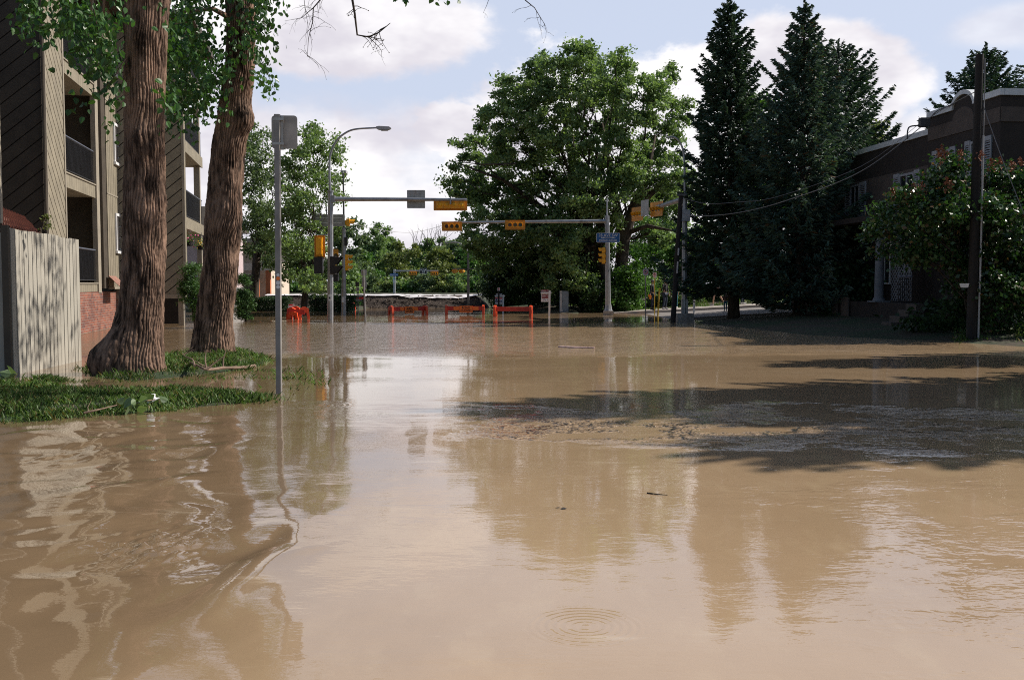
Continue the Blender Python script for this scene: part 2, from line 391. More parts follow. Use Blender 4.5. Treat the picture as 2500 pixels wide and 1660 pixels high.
PATCH = G2([(-260, 925), (60, 922), (150, 926), (200, 931), (120, 938), (-260, 936)])
SHORE = G2([(2900, 870), (2500, 846), (2430, 841), (2300, 833), (2100, 825), (1950, 817), (1850, 806), (1780, 797), (1690, 789), (1725, 783), (1640, 778), (1560, 773), (1500, 768), (1400, 765), (1300, 762), (1220, 756), (1195, 752)]) + [(-1.2, 74), (-1.2, 95), (400, 95), (400, 22)]
def road_z(x): return np.clip(0.055 * (x - 6.9), -.4, 1.6)
def ground_h(x, y):
    h = np.full(x.shape, -0.55)
    n = fbm(x * .9, y * .9, 0, 3, 3) - .5; nf = fbm(x * 3.1, y * 3.1, 0, 9, 2) - .5
    for poly, top in ((VERGE, .025), (ISLE, .05), (PATCH, -.01)):
        d = poly_sd(x, y, poly)
        k = np.clip(d / .35, -1, 1) * .5 + .5; k = k * k * (3 - 2 * k)
        h = np.maximum(h, -.10 - .25 * (1 - np.clip((d + 2) / 2, 0, 1)) + (top + .09) * k + n * .07 * k + nf * .035)
    d = poly_sd(x, y, SHORE)
    land = np.where(d > 0, np.minimum(.085 * d, .75), .12 * d) + n * .08
    inroad = (y > 44.2) & (y < 57.2) & (x > 4)
    land = np.where(inroad & (d > -2), np.minimum(land, road_z(x) - .09), land)
    lawn = (y >= 57.2) & (x > 4) & (d > 0)
    land = np.where(lawn, np.minimum(land, .0) + np.maximum(road_z(x), 0) + np.clip((y - 57.2) * .05, 0, .6), land)
    h = np.maximum(h, np.maximum(land, -.5))
    left = np.clip((y - 57.5) / 2, 0, 1) * np.clip((-8.5 - x) / 1.5, 0, 1)
    h = np.maximum(h, -.5 + .62 * left + n * .05 * left)
    far = np.clip((y - 76) / 6, 0, 1); h = np.maximum(h, -.5 + .75 * far)
    return h
def graded(*segs):
    return np.unique(np.concatenate([np.linspace(a, b, n) for a, b, n in segs]).round(5))
def grid_obj(name, xs, ys, hf, mat):
    X, Y = np.meshgrid(xs, ys); Z = hf(X, Y); nx = len(xs)
    v = np.stack([X.ravel(), Y.ravel(), Z.ravel()], 1)
    i = (np.arange(len(ys) - 1)[:, None] * nx + np.arange(nx - 1)[None, :]).ravel()
    return link(name, npmesh(name, v, np.stack([i, i + 1, i + nx + 1, i + nx], 1)), mat, None, True, None)
def groundmat():
    m, t, b, o = newmat('lawn_and_mud')
    n1 = noise(t, .7, 6, .65); n2 = noise(t, 7, 5, .6)
    c = mixc(t, mrange(t, n1, .40, .62), (.05, .036, .022), (.022, .04, .012)); c = mixc(t, mrange(t, n2, .5, .75), c, (.032, .055, .016))
    t.links.new(c, b.inputs['Base Color']); b.inputs['Roughness'].default_value = .95; bump(t, b, n2, .03); return m
ground = grid_obj('ground', graded((-900, -60, 12), (-60, -15, 40), (-15, -1, 118), (-1, 45, 100), (45, 100, 20), (100, 900, 12)),
                  graded((-40, 9, 14), (9, 25, 150), (25, 82, 120), (82, 1400, 24)), ground_h, groundmat())
tag(ground, kind='structure')

EDDY = gp(545, 1335); EDDY = (EDDY.x, EDDY.y)
def water_h(x, y):
    z = np.zeros(x.shape)
    w1 = fbm(x * .55 + 3, y * .55, 0, 21, 2) * 3
    z += .006 * (fbm(x * .9 + w1, y * .8, 0, 22, 2) - .5)
    # turbulent flow over the hidden kerb on the left
    left = np.clip((-.12 + .07 * np.sin(y * 2.1) - (x + .235 * y)) / .8, 0, 1); left = left * left * (3 - 2 * left)
    left = left * np.clip((13.2 - y) / 2.0, 0, 1)
    a = fbm(x * .8, y * .8, 0, 31, 2) * 2.4; b2 = fbm(x * .8, y * .8, 7.7, 33, 2) * 2.4
    z += left * .085 * (fbm(x * .95 + a, y * .75 + b2, 0, 35, 2) - .5)
    z += left * .018 * (fbm(x * 2.6 + a * 1.3, y * 2.4 + b2, 0, 37, 2) - .5)
    ex, ey = x - EDDY[0], y - EDDY[1]
    wa = (fbm(x * 1.6, y * 1.1, 0, 51, 2) - .5) * 1.1; wb = (fbm(x * 1.6, y * 1.1, 4.2, 52, 2) - .5) * 1.6
    rr = np.sqrt(((ex + wa * .5) / .36) ** 2 + ((ey + wb) / .95) ** 2)
    side = np.clip(.55 + 1.2 * ex, .1, 1)
    z += .020 * side * np.exp(-((rr - 1) / .62) ** 2) - .022 * np.exp(-(rr / .75) ** 2) + .010 * (fbm(x * 3.0 + wa * 2, y * 1.6 + wb, 0, 53, 2) - .5) * np.exp(-(rr / 2.2) ** 2)
    bx, by = ex + .43, ey - .02          # broken lumpy water beside the eddy
    env = np.exp(-((bx / .25) ** 2 + (by / .45) ** 2)); z += env * (.014 + .034 * (vnoise(x * 24, y * 17, 0, 41)) ** 2)
    p = gp(60, 1105); env = np.exp(-(((x - p.x) / 1.0) ** 2 + ((y - p.y) / .38) ** 2)); z += env * .022 * vnoise(x * 14, y * 9, 0, 43)
    return z
def watermat():
    m, t, b, o = newmat('muddy_flood_water')
    g = N(t, 'ShaderNodeNewGeometry'); P = g.outputs['Position']; s = N(t, 'ShaderNodeSeparateXYZ'); t.links.new(P, s.inputs[0]); X, Y = s.outputs[0], s.outputs[1]
    wob = noise(t, .22, 3, .5, P); wy = mth(t, 'ADD', Y, mth(t, 'MULTIPLY', mth(t, 'SUBTRACT', wob, .5), 6.0))
    def band(a, b_, soft): return mth(t, 'MULTIPLY', mrange(t, wy, a - soft, a + soft), mrange(t, wy, b_ - soft, b_ + soft, 1, 0))
    farchop = mth(t, 'MULTIPLY', band(23, 41, 1.5), 1.0)
    midchop = mth(t, 'MULTIPLY', band(9.9, 12.6, .7), mrange(t, X, -.8, .6))
    patch = mrange(t, noise(t, .9, 5, .65, P, (1, 1.3, 1)), .47, .60)
    nearright = mth(t, 'MULTIPLY', mth(t, 'MULTIPLY', mrange(t, X, .9, 2.4), mrange(t, Y, 11, 9, 0, 1)), mth(t, 'MULTIPLY', patch, .16))
    cat = mrange(t, noise(t, .35, 4, .6, P, (.6, 1.6, 1)), .45, .7)
    amp = mth(t, 'ADD', mth(t, 'ADD', mth(t, 'MULTIPLY', farchop, 1.9), mth(t, 'MULTIPLY', midchop, mth(t, 'ADD', .2, mth(t, 'MULTIPLY', patch, 7.5)))), mth(t, 'ADD', nearright, mth(t, 'ADD', .05, mth(t, 'MULTIPLY', cat, .16))))
    n1 = noise(t, 9.0, 3, .6, P, (1, 1.5, 1)); n2 = noise(t, 2.2, 3, .5, P, (1, 1.4, 1)); n3 = noise(t, 17, 2, .5, P, (.55, 1.7, 1))
    h = mth(t, 'MULTIPLY', mth(t, 'ADD', mth(t, 'ADD', mth(t, 'MULTIPLY', n1, .010), mth(t, 'MULTIPLY', n2, .016)), mth(t, 'MULTIPLY', n3, .0045)), amp)
    h = mth(t, 'ADD', h, mth(t, 'MULTIPLY', mth(t, 'MULTIPLY', noise(t, 1.7, 3, .6, P, (1.3, .62, 1)), farchop), .055))
    # a rain drop's rings and a second faint set
    for (px, py, rad, am) in ((1430, 1528, .26, .00028), (760, 990, .5, .0005)):
        p = gp(px, py); d = N(t, 'ShaderNodeVectorMath', operation='DISTANCE'); t.links.new(P, d.inputs[0]); d.inputs[1].default_value = (p.x, p.y, 0)
        dd = d.outputs['Value']; sn = mth(t, 'SINE', mth(t, 'MULTIPLY', dd, 2 * math.pi / (rad * .16)))
        env = mth(t, 'MULTIPLY', mrange(t, dd, rad * 1.25, rad * .9), mrange(t, dd, rad * .1, rad * .5, .5, 1))
        h = mth(t, 'ADD', h, mth(t, 'MULTIPLY', mth(t, 'MULTIPLY', sn, env), am))
    bump(t, b, h, 1.0)
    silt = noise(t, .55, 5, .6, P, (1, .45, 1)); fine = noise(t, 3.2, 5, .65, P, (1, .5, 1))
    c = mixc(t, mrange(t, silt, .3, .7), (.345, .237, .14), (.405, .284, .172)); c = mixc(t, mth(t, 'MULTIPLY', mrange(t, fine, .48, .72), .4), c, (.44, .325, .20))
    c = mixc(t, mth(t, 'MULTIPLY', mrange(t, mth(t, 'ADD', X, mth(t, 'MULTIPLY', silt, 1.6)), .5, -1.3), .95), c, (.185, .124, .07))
    scum = mth(t, 'MULTIPLY', mrange(t, noise(t, 1.1, 7, .72, P, (.45, 1.6, 1)), .60, .70), .45); c = mixc(t, scum, c, (.50, .40, .28))
    flecks = mth(t, 'MULTIPLY', mrange(t, noise(t, 26, 3, .6, P, (.6, 1.2, 1)), .73, .77), mrange(t, silt, .45, .6)); c = mixc(t, mth(t, 'MULTIPLY', flecks, .7), c, (.12, .085, .05))
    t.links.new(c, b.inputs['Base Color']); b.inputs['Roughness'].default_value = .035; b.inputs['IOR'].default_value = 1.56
    return m
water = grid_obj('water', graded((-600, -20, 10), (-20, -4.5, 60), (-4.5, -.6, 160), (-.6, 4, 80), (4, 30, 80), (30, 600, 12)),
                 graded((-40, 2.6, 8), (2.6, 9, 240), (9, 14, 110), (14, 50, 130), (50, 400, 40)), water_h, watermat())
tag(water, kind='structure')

def strip(name, x0, x1, y0, y1, dz, mat, n=30, thick=0.0):
    mb = MB(); fs = []
    xs = [x0 + (x1 - x0) * i / n for i in range(n + 1)]
    P = []
    for x in xs:
        z = float(road_z(np.array(x))) + dz; P += [(x, y0, z), (x, y1, z), (x, y1, z - .3), (x, y0, z - .3)]
    for i in range(n):
        a, b = 4 * i, 4 * i + 4
        fs += [(a, b, b + 1, a + 1), (a + 1, b + 1, b + 2, a + 2), (a + 3, a + 2, b + 2, b + 3), (a, a + 3, b + 3, b)]
    mb.add(P, fs); return tag(mb.build(name, mat), kind='structure')
strip('road', 4.5, 60, 46.2, 54.5, -.02, M['asphalt'])
strip('pavement', 5.6, 60, 54.5, 56.9, .11, M['walk'])

# ------------------------------------------------------------------ siding
def clip_poly(poly, w, h):
    def cut(P, f, g):
        o = []
        for i in range(len(P)):
            a, b = P[i], P[(i + 1) % len(P)]; fa, fb = f(a), f(b)
            if fa >= 0: o.append(a)
            if (fa >= 0) != (fb >= 0):
                k = fa / (fa - fb); o.append((a[0] + (b[0] - a[0]) * k, a[1] + (b[1] - a[1]) * k))
        return o
    for f in (lambda p: p[0], lambda p: w - p[0], lambda p: p[1], lambda p: h - p[1]):
        poly = cut(poly, f, 0)
        if len(poly) < 3: return []
    return poly
def siding(mb, fr, u0, u1, v0, v1, w, pitch, ang, th=.018, gap=.016):
    """boards laid at an angle, each a thin solid board with an open groove between"""
    W, H = u1 - u0, v1 - v0; c, s = math.cos(R(ang)), math.sin(R(ang))
    D = W + H
    k = -int(D / pitch) - 2
    while k * pitch < D * 1.2:
        a, b = k * pitch, (k + 1) * pitch - gap
        quad = [(x * c - y * s, x * s + y * c) for x, y in ((-D * 1.5, a), (D * 1.5, a), (D * 1.5, b), (-D * 1.5, b))]
        q = clip_poly(quad, W, H)
        if q: mb.prism(fr, [(x + u0, y + v0) for x, y in q], w, w + th)
        k += 1
    return mb
def window(parent, fr, u0, u1, v0, v1, w, fw=.07, mat='white_paint', glass='glass', mull=True, depth=.05):
    f = MB(); f.box(fr, u0, u1, v1 - fw, v1, w, w + depth); f.box(fr, u0 - .03, u1 + .03, v0, v0 + fw, w, w + depth + .03)
    f.box(fr, u0, u0 + fw, v0 + fw, v1 - fw, w, w + depth); f.box(fr, u1 - fw, u1, v0 + fw, v1 - fw, w, w + depth)
    if mull: f.box(fr, (u0 + u1) / 2 - .03, (u0 + u1) / 2 + .03, v0 + fw, v1 - fw, w, w + depth - .01)
    fo = f.build('window', M[mat], parent, False)
    g = MB(); g.box(fr, u0 + fw, u1 - fw, v0 + fw, v1 - fw, w + .005, w + .012); g.build('pane', M[glass], fo, False); return fo
def railing(parent, fr, pts, z0, h, name='railing', bar=.018, step=.11):
    """barred balcony rail along a path of (u, w) points"""
    mb = MB(); top = MB()
    for (a, b) in zip(pts, pts[1:]):
        L = math.hypot(b[0] - a[0], b[1] - a[1]); n = max(2, int(L / step))
        for i in range(n + 1):
            k = i / n; p = fr.p(a[0] + (b[0] - a[0]) * k, z0 + .06, a[1] + (b[1] - a[1]) * k); mb.cyl(p, p + V3((0, 0, h - .1)), bar / 2, n=4)
        mb.cyl(fr.p(a[0], z0 + .08, a[1]), fr.p(b[0], z0 + .08, b[1]), .02, n=6)
        top.cyl(fr.p(a[0], z0 + h, a[1]), fr.p(b[0], z0 + h, b[1]), .035, n=6)
    r = mb.build(name, M['rail_black'], parent, False); top.build('top_rail', M['rail_top'], r); return r

# ------------------------------------------------------------------ apartment block, near part
SL = -.19
def yA(px): return -7.87 / ((px - 1250) / F + .19)
yc = yA(115); CA = V3((-13.95 + SL * (yc - 32), yc, 0))
euA = V3((SL, 1, 0)).normalized(); ewA = V3((euA.y, -euA.x, 0)); FA = Fr(CA, euA, (0, 0, 1), ewA)
def uA(px): return (yA(px) - yc) / euA.y
A = thing('apartment_building', CA, 'three storey khaki apartment block with diagonal boarding and recessed balconies behind the plank fence', 'building', 'apartment blocks on the left bank')
TOP = 11.6
u1, u2, u3, u4, u5 = .28, uA(165), uA(240), uA(247), uA(258)
FAcam = Fr(CA, ewA, (0, 0, 1), -euA)          # wall that looks down the street towards the camera
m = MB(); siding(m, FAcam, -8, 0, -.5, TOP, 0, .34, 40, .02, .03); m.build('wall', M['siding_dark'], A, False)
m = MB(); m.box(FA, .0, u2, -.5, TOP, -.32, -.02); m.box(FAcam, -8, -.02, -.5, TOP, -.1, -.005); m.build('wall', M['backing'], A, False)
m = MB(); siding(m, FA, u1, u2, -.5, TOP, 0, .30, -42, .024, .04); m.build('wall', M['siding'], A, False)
m = MB(); m.box(FA, .0, u1 - .015, -.5, TOP, -.012, .03); m.build('corner_trim', M['siding_dark'], A, False)
m = MB(); m.box(FA, u2 - .07, u2 + .05, -.5, TOP, .021, .05); m.box(FA, u1 - .01, u1 + .05, -.5, TOP, .021, .04); m.build('corner_trim', M['trim'], A, False)
# recess
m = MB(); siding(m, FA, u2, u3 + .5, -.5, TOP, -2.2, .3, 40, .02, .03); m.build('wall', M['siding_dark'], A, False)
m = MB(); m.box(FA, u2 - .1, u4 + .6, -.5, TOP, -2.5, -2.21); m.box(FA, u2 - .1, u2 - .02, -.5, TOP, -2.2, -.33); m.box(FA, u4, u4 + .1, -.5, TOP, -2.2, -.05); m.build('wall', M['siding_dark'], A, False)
m = MB(); m.box(FA, u3, u4, 1.3, TOP, -.12, .04); m.build('corner_trim', M['trim'], A, False)
floors = [(1.64, .30), (5.05, .46), (8.52, .44)]
for i, (z, t_) in enumerate(floors):
    m = MB(); m.box(FA, u2 + .06, u3 - .01, z - t_ + .02, z - .02, -2.19, -.04); b = m.build('balcony', M['trim'], A, False)
    m = MB(); siding(m, FA, u2 + .06, u3 - .01, z - t_, z - .03, -.035, .3, 90, .03, .012); m.build('fascia', M['siding'], b, False)
    m = MB(); m.box(FA, u2 + .05, u3, z - .028, z + .012, -.06, .03); m.build('edge_strip', M['trim'], b, False)
    rr = railing(b, FA, [(u2 + .08, -.06), (u3 - .03, -.06)], z + .02, 1.12)
# set back stair wall with vertical boards
uV = 24.0
m = MB(); m.box(FA, u4 + .02, uV, 1.45, TOP, -.2, .13); m.build('wall', M['siding_dark'], A, False)
m = MB(); siding(m, FA, u5 - .1, uV, 1.47, TOP, .135, .3, 90, .02, .035)
m.build('wall', M['siding'], A, False)
m = MB(); m.box(FA, u5 - .1, uV, 8.2, 8.26, .14, .17); m.box(FA, u5 - .1, uV, 4.85, 4.9, .14, .17); m.box(FA, u5 - .1, uV, 1.42, 1.5, .14, .18); m.build('trim_boards', M['trim'], A, False)
for (v0, v1) in ((2.75, 4.25), (6.05, 7.6), (9.35, 10.9)):
    window(A, FA, uA(275), uA(275) + 1.55, v0, v1, .16, .1, glass='glass_grey')
m = MB(); m.box(FA, u2 + .05, uV, -.6, 1.33, -.3, .02); m.build('brick_base', M['brick'], A, False)
# tiled skirt roof on the brick
m = MB(); P = []
for j in range(5):
    for i in range(15):
        P.append(FA.p(u4 + .3 + i * .09, 1.9 - .11 * j, .2 + .11 * j + .02 * math.cos(i * math.pi)))
m.add(P, [(j * 15 + i, j * 15 + i + 1, j * 15 + 16 + i, j * 15 + 15 + i) for j in range(4) for i in range(14)]); m.build('skirt_roof', M['tile'], A)
# eaves, gutter and downpipe
m = MB(); m.box(FA, -.6, uV + .3, TOP, TOP + .35, -9, .75); m.build('roof', M['siding_dark'], A, False)
m = MB(); p0 = FA.p(-.07, 2.2, .06); m.tube([FA.p(-.07, TOP, .5), FA.p(-.07, TOP - .35, .3), FA.p(-.07, TOP - .6, .06), p0], .045, 8); m.build('downpipe', M['siding_dark'], A)
# nearer wing: corner post, wall and small tiled porch roof
w0 = pt(4, 545, 22.0)
FW = Fr(V3((w0.x - .03, 22, 0)), euA, (0, 0, 1), ewA)
m = MB(); m.box(FW, -.05, .1, w0.z, TOP, -.09, .03); m.build('corner_trim', M['trim'], A, False)
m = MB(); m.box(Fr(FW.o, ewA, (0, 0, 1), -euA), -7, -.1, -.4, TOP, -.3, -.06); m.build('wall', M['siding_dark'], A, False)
a, b_, c_, d_ = pt(4, 506, 26.0), pt(4, 551, 22.6), pt(99, 571, 23.8), pt(60, 530, 27.0)
m = MB(); nI, nJ = 46, 10; P = []
nrm = (b_ - a).cross(c_ - a).normalized(); nrm = nrm if nrm.z > 0 else -nrm
for j in range(nJ + 1):
    for i in range(nI + 1):
        s_, q = i / nI, j / nJ
        p = a.lerp(d_, s_).lerp(b_.lerp(c_, s_), q); P.append(p + nrm * (.035 * math.cos(i * 2 * math.pi / 3.0) + .03 * (math.floor(q * 4) - q * 4)))
m.add(P, [(j * (nI + 1) + i, j * (nI + 1) + i + 1, (j + 1) * (nI + 1) + i + 1, (j + 1) * (nI + 1) + i) for j in range(nJ) for i in range(nI)])
m.build('porch_roof', M['tile'], A)
m = MB(); m.tube([b_ + V3((0, 0, -.07)), c_ + V3((0, 0, -.09))], .06, 8); m.build('gutter', M['trim'], A)
m = MB(); m.tube([c_ + V3((0, .2, -.05)), c_ + V3((0, .2, -2.5))], .05, 8); m.build('porch_post', M['trim'], A)

# ------------------------------------------------------------------ apartment block, far part
CB = V3((-12.6, 38.5, 0)); FB = Fr(CB, euA, (0, 0, 1), ewA); FBc = Fr(CB, ewA, (0, 0, 1), -euA)
B = thing('apartment_building', CB, 'far khaki apartment block with open corner balconies, standing between the two thick trunks', 'building', 'apartment blocks on the left bank')
m = MB(); siding(m, FBc, -7, 0, 1.2, TOP, 0, .33, 40, .022, .035); m.build('wall', M['siding'], B, False)
m = MB(); m.box(FBc, -7, -.03, 1.25, TOP, -.2, -.01); m.box(FB, .03, .33, 1.25, TOP, -.25, -.01); m.build('wall', M['backing'], B, False)
m = MB(); m.box(FBc, -7, 0, 1.05, 1.2, -.2, .04); m.box(FBc, -.07, .03, 1.2, TOP, .02, .045); m.build('trim_boards', M['trim'], B, False)
m = MB(); siding(m, FB, .03, .42, 1.2, TOP, 0, .1, 90, .02, .012); m.build('wall', M['siding'], B, False)
m = MB(); m.box(FB, .3, 6.5, 1.2, TOP, -2.1, -1.8); m.box(FB, 6.2, 6.5, 1.2, TOP, -8, -2.1); m.build('wall', M['siding'], B, False)
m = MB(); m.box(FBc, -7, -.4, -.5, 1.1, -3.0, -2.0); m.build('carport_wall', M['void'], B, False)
m = MB(); m.box(FB, .1, .3, -.5, 1.05, -.3, -.1); m.build('support_post', M['trim'], B, False); m = MB(); m.box(FB, 5.9, 6.2, -.5, 3.77, -.25, -.05); m.build('support_post', M['trim'], B, False)
for z in (4.22, 7.2, 10.15):
    m = MB(); m.box(FB, .44, 6.35, z - .42, z - .02, -1.79, -.04); b = m.build('balcony', M['trim'], B, False)
    m = MB(); siding(m, FB, .44, 6.35, z - .45, z, -.035, .3, 90, .03, .012); m.build('fascia', M['siding'], b, False)
    railing(b, FB, [(.5, -.08), (6.25, -.08), (6.25, -1.75)], z, 1.08)
m = MB(); m.box(FB, 5.55, 5.85, 3.9, TOP, -.3, -.05); m.build('corner_post', M['trim'], B, False)
m = MB(); m.box(FB, -.4, 6.9, TOP, TOP + .3, -8, .5); m.build('roof', M['siding_dark'], B, False)
# things on those balconies
def patio_chair(o, yaw, label):
    t = thing('patio_chair', o, label, 'chair'); t.rotation_euler.z = 0
    fr = Fr(o, (math.cos(yaw), math.sin(yaw), 0), (0, 0, 1), (math.sin(yaw), -math.cos(yaw), 0))
    m = MB(); m.box(fr, -.25, .25, .42, .46, -.25, .25); m.build('seat', M['rail_black'], t, False)
    m = MB()
    for k in range(6): m.cyl(fr.p(-.22 + .088 * k, .46, -.25), fr.p(-.22 + .088 * k, .95, -.33), .012, n=6)
    m.tube([fr.p(-.25, .46, -.25), fr.p(-.25, .9, -.33), fr.p(-.15, .99, -.34), fr.p(.15, .99, -.34), fr.p(.25, .9, -.33), fr.p(.25, .46, -.25)], .018, 6); m.build('backrest', M['rail_black'], t)
    for su in (-.22, .22):
        for sw in (-.22, .22): MB().cyl(fr.p(su, .42, sw), fr.p(su * 1.15, 0, sw * 1.15), .014, n=6).build('leg', M['rail_black'], t)
        MB().tube([fr.p(su * 1.1, .44, .22), fr.p(su * 1.1, .66, .2), fr.p(su * 1.1, .66, -.27)], .016, 6).build('armrest', M['rail_black'], t)
patio_chair(FB.p(3.6, 7.2, -.75), .6, 'black metal patio chair on the far block\'s upper balcony')
t = thing('barbecue', FB.p(2.0, 4.22, -.7), 'covered black barbecue on the far block\'s lower balcony', 'barbecue')
fr = Fr(t.location, euA, (0, 0, 1), ewA)
m = MB(); m.box(fr, -.5, .5, .12, .8, -.28, .28); m.build('cabinet', M['rubber'], t, False)
m = MB(); m.prism(Fr(fr.o, fr.ew, fr.ev, fr.eu), [(-.3, .81)] + [(.3 * math.cos(R(180 - k * 18)), .81 + .32 * math.sin(R(k * 18))) for k in range(11)], -.52, .52); m.build('lid', M['rubber'], t)
m = MB(); m.tube([fr.p(-.4, .95, .36), fr.p(.4, .95, .36)], .02, 6); m.build('handle', M['rail_top'], t)
for u in (-.45, .45): MB().ball(fr.p(u, .06, 0), .06).build('wheel', M['rubber'], t)

# ------------------------------------------------------------------ low cream building behind the left trees
p = pt(630, 760, 74); PB = thing('cream_building', (p.x, 74, 0), 'low cream building with orange brown columns behind the leaning maple', 'building')
fr = Fr((p.x, 74, 0), (1, 0, 0), (0, 0, 1), (0, -1, 0))
m = MB(); m.box(fr, -9, 1.0, 0, 4.6, -6, 0); m.build('wall', M['pale_wall'], PB, False)
m = MB(); m.box(fr, -9.4, 2.4, 4.6, 4.9, -6.3, 1.8); m.build('roof', M['trim'], PB, False)
for u in (-5.4, -2.6, 0.1, .95): MB().box(fr, u, u + .33, 0, 2.6, 1.1, 1.45).build('column', M['orange_wood'], PB, False)
m = MB(); m.box(fr, -9, 2.0, 2.6, 3.1, 1.0, 1.55); m.build('beam', M['pale_wall'], PB, False)
for u in (-7.5, -4.2, -1.6): window(PB, fr, u, u + 1.3, 1.0, 2.4, .01)
p = pt(478, 640, 62); PC = thing('pink_house', (p.x, 62, 0), 'pale pink house seen under the far balconies', 'building')
fr = Fr((p.x, 62, 0), (1, 0, 0), (0, 0, 1), (0, -1, 0))
m = MB(); m.box(fr, -6, 1.6, 1.4, 5.0, -5, 0); m.build('wall', pm('dusty_pink_stucco', (.5, .4, .4), .85, .1, 2), PC, False)
m = MB(); m.box(fr, -6, 1.6, .0, 1.4, -5, .12); m.build('stone_base', M['concrete'], PC, False)
m = MB(); m.prism(Fr(fr.p(-6.3, 5.0, 0), (0, 1, 0), (0, 0, 1), (1, 0, 0)), [(-.6, -.02), (5.6, -.02), (2.5, 1.6)], 0, 8.2); m.build('roof', M['siding_dark'], PC, False)
m = MB()
for k in range(3): m.box(fr, -4, 1.8, 1.5 + k * .28, 1.68 + k * .28, 1.0, 1.05)
for u in (-4, -1, 1.7): m.box(fr, u, u + .1, .0, 2.4, 1.051, 1.12)
m.build('rail_fence', M['white_paint'], PC, False)
def flower_basket(px, py, Y, label, mat):
    p = pt(px, py, Y); t = thing('flower_basket', p, label, 'hanging basket', 'hanging flower baskets')
    m = MB(); m.prism(Fr(p, (1, 0, 0), (0, 1, 0), (0, 0, 1)), [(.16 * math.cos(a * math.pi / 5), .16 * math.sin(a * math.pi / 5)) for a in range(10)], -.18, 0); m.build('basket', M['pole_wood'], t)
    m = MB()
    for k in range(3):
        a = k * 2.1; m.cyl(p + V3((.15 * math.cos(a), .15 * math.sin(a), 0)), p + V3((0, 0, .55)), .006, n=4)
    m.build('hanger', M['cable'], t)
    f1, f2 = [], []
    V, Fc = leaf_cards(np.random.normal(0, 1, (220, 3)) * [.16, .16, .12] + np.array(p) + [0, 0, .1], .06, .05); link('foliage', npmesh('foliage', V, Fc), M['leaf_green'], t)
    V, Fc = leaf_cards(np.random.normal(0, 1, (90, 3)) * [.17, .17, .12] + np.array(p) + [0, 0, .12], .06, .06); link('flowers', npmesh('flowers', V, Fc), mat, t)

# ------------------------------------------------------------------ plank fence
pn, pf = V3((-8.78, 17.45, 0)), V3((-9.08, 20.9, 0))
FN = Fr(pn, pf - pn, (0, 0, 1), V3(((pf - pn).y, -(pf - pn).x, 0)))
fence = thing('plank_fence', pn, 'tall grey beige plank fence standing in the flood water beside the thick tree', 'fence')
L = (pf - pn).length; nb = 18; bw = L / nb
m = MB()
for k in range(nb):
    u = k * bw; top = 2.56 - (.0 if k < 12 else .03) + random.uniform(-.008, .008); tl = random.uniform(-.004, .004)
    m.prism(FN, [(u + .012 + tl, -.5), (u + bw - .013 + tl, -.5), (u + bw - .013 - tl, top + (.005 if k < 12 else 0)), (u + .012 - tl, top)], random.uniform(-.004, .004), .024 + random.uniform(-.003, .003))
m.build('planks', M['fence'], fence, False)
m = MB(); m.box(FN, 0, L, 2.1, 2.2, -.1, -.012); m.box(FN, 0, L, .4, .5, -.1, -.012); m.box(FN, 0, L, -.5, 2.45, -.05, -.04); m.build('rails', M['backing'], fence, False)
FN2 = Fr(pn, -FN.ew, (0, 0, 1), -FN.eu)
m = MB()
for k in range(9):
    u = .05 + k * .2; m.prism(FN2, [(u, -.5), (u + .185, -.5), (u + .185, 2.5), (u, 2.5)], 0, .022)
m.box(FN2, 0, 2, -.5, 2.4, -.06, -.04); m.build('planks', M['fence'], fence, False)
m = MB(); m.box(FN2, -.02, .09, -.5, 2.62, .024, .11); m.build('post', M['siding_dark'], fence, False)

# ------------------------------------------------------------------ brown house on the right
def yH(px): return 18.15 / ((px - 1250) / F + .1)
CH = V3((18.15 - 3.1, 31, 0)); euH = V3((-.1, 1, 0)).normalized(); ewH = V3((-euH.y, euH.x, 0))
FH = Fr(CH, euH, (0, 0, 1), ewH); FHc = Fr(CH, -ewH, (0, 0, 1), -euH)
def uH(px): return (yH(px) - 31) / euH.y
H = thing('brown_house', CH, 'two storey brown stucco house with white shutters and a curved parapet behind the lilac', 'building')
uB, uE = uH(2257), 17.0
m = MB(); m.box(FH, 0, uB, -.5, 7.40, -9, 0); m.box(FH, uB, uE, -.5, 6.86, -9, -.12); m.build('wall', M['house_dark'], H, False)
au = uH(2340); arch = [(au + .62 * math.cos(R(k * 12)), 7.4 + .42 * math.sin(R(k * 12))) for k in range(16)]
m = MB(); m.prism(FH, arch, -.4, 0); m.build('parapet', M['house_dark'], H, False)
# taupe bands, the upper one curving up under the arch
def bandpts(z0, z1):
    top = [(0, z1), (au - .75, z1)] + [(au + .62 * math.cos(R(180 - k * 15)), z1 + .36 * math.sin(R(k * 15))) for k in range(13)] + [(au + .75, z1), (uB, z1)]
    return [(0, z0)] + top + [(uB, z0)]
m = MB(); m.prism(FH, bandpts(6.6, 7.05), .0, .03); m.box(FHc, 0, 9, 6.6, 7.05, 0, .03); m.box(FH, uB + .02, uE, 3.95, 5.8, -.12, -.09); m.build('stucco_band', M['house_tan'], H, False)
capm = MB()
for (ua, ub) in ((-.06, au - .7), (au + .7, uB + .05)): capm.box(FH, ua, ub, 7.402, 7.6, -.3, .07)
o_ = [(au + .72 * math.cos(R(k * 12)), 7.4 + .56 * math.sin(R(k * 12))) for k in range(16)]
capm.prism(FH, o_ + arch[::-1], -.3, .07)
capm.box(FH, uB + .06, uE + .1, 6.862, 7.06, -.5, -.05); capm.box(FHc, .071, 9, 7.402, 7.6, -.3, .07); capm.build('roof_cap', M['cap'], H, False)
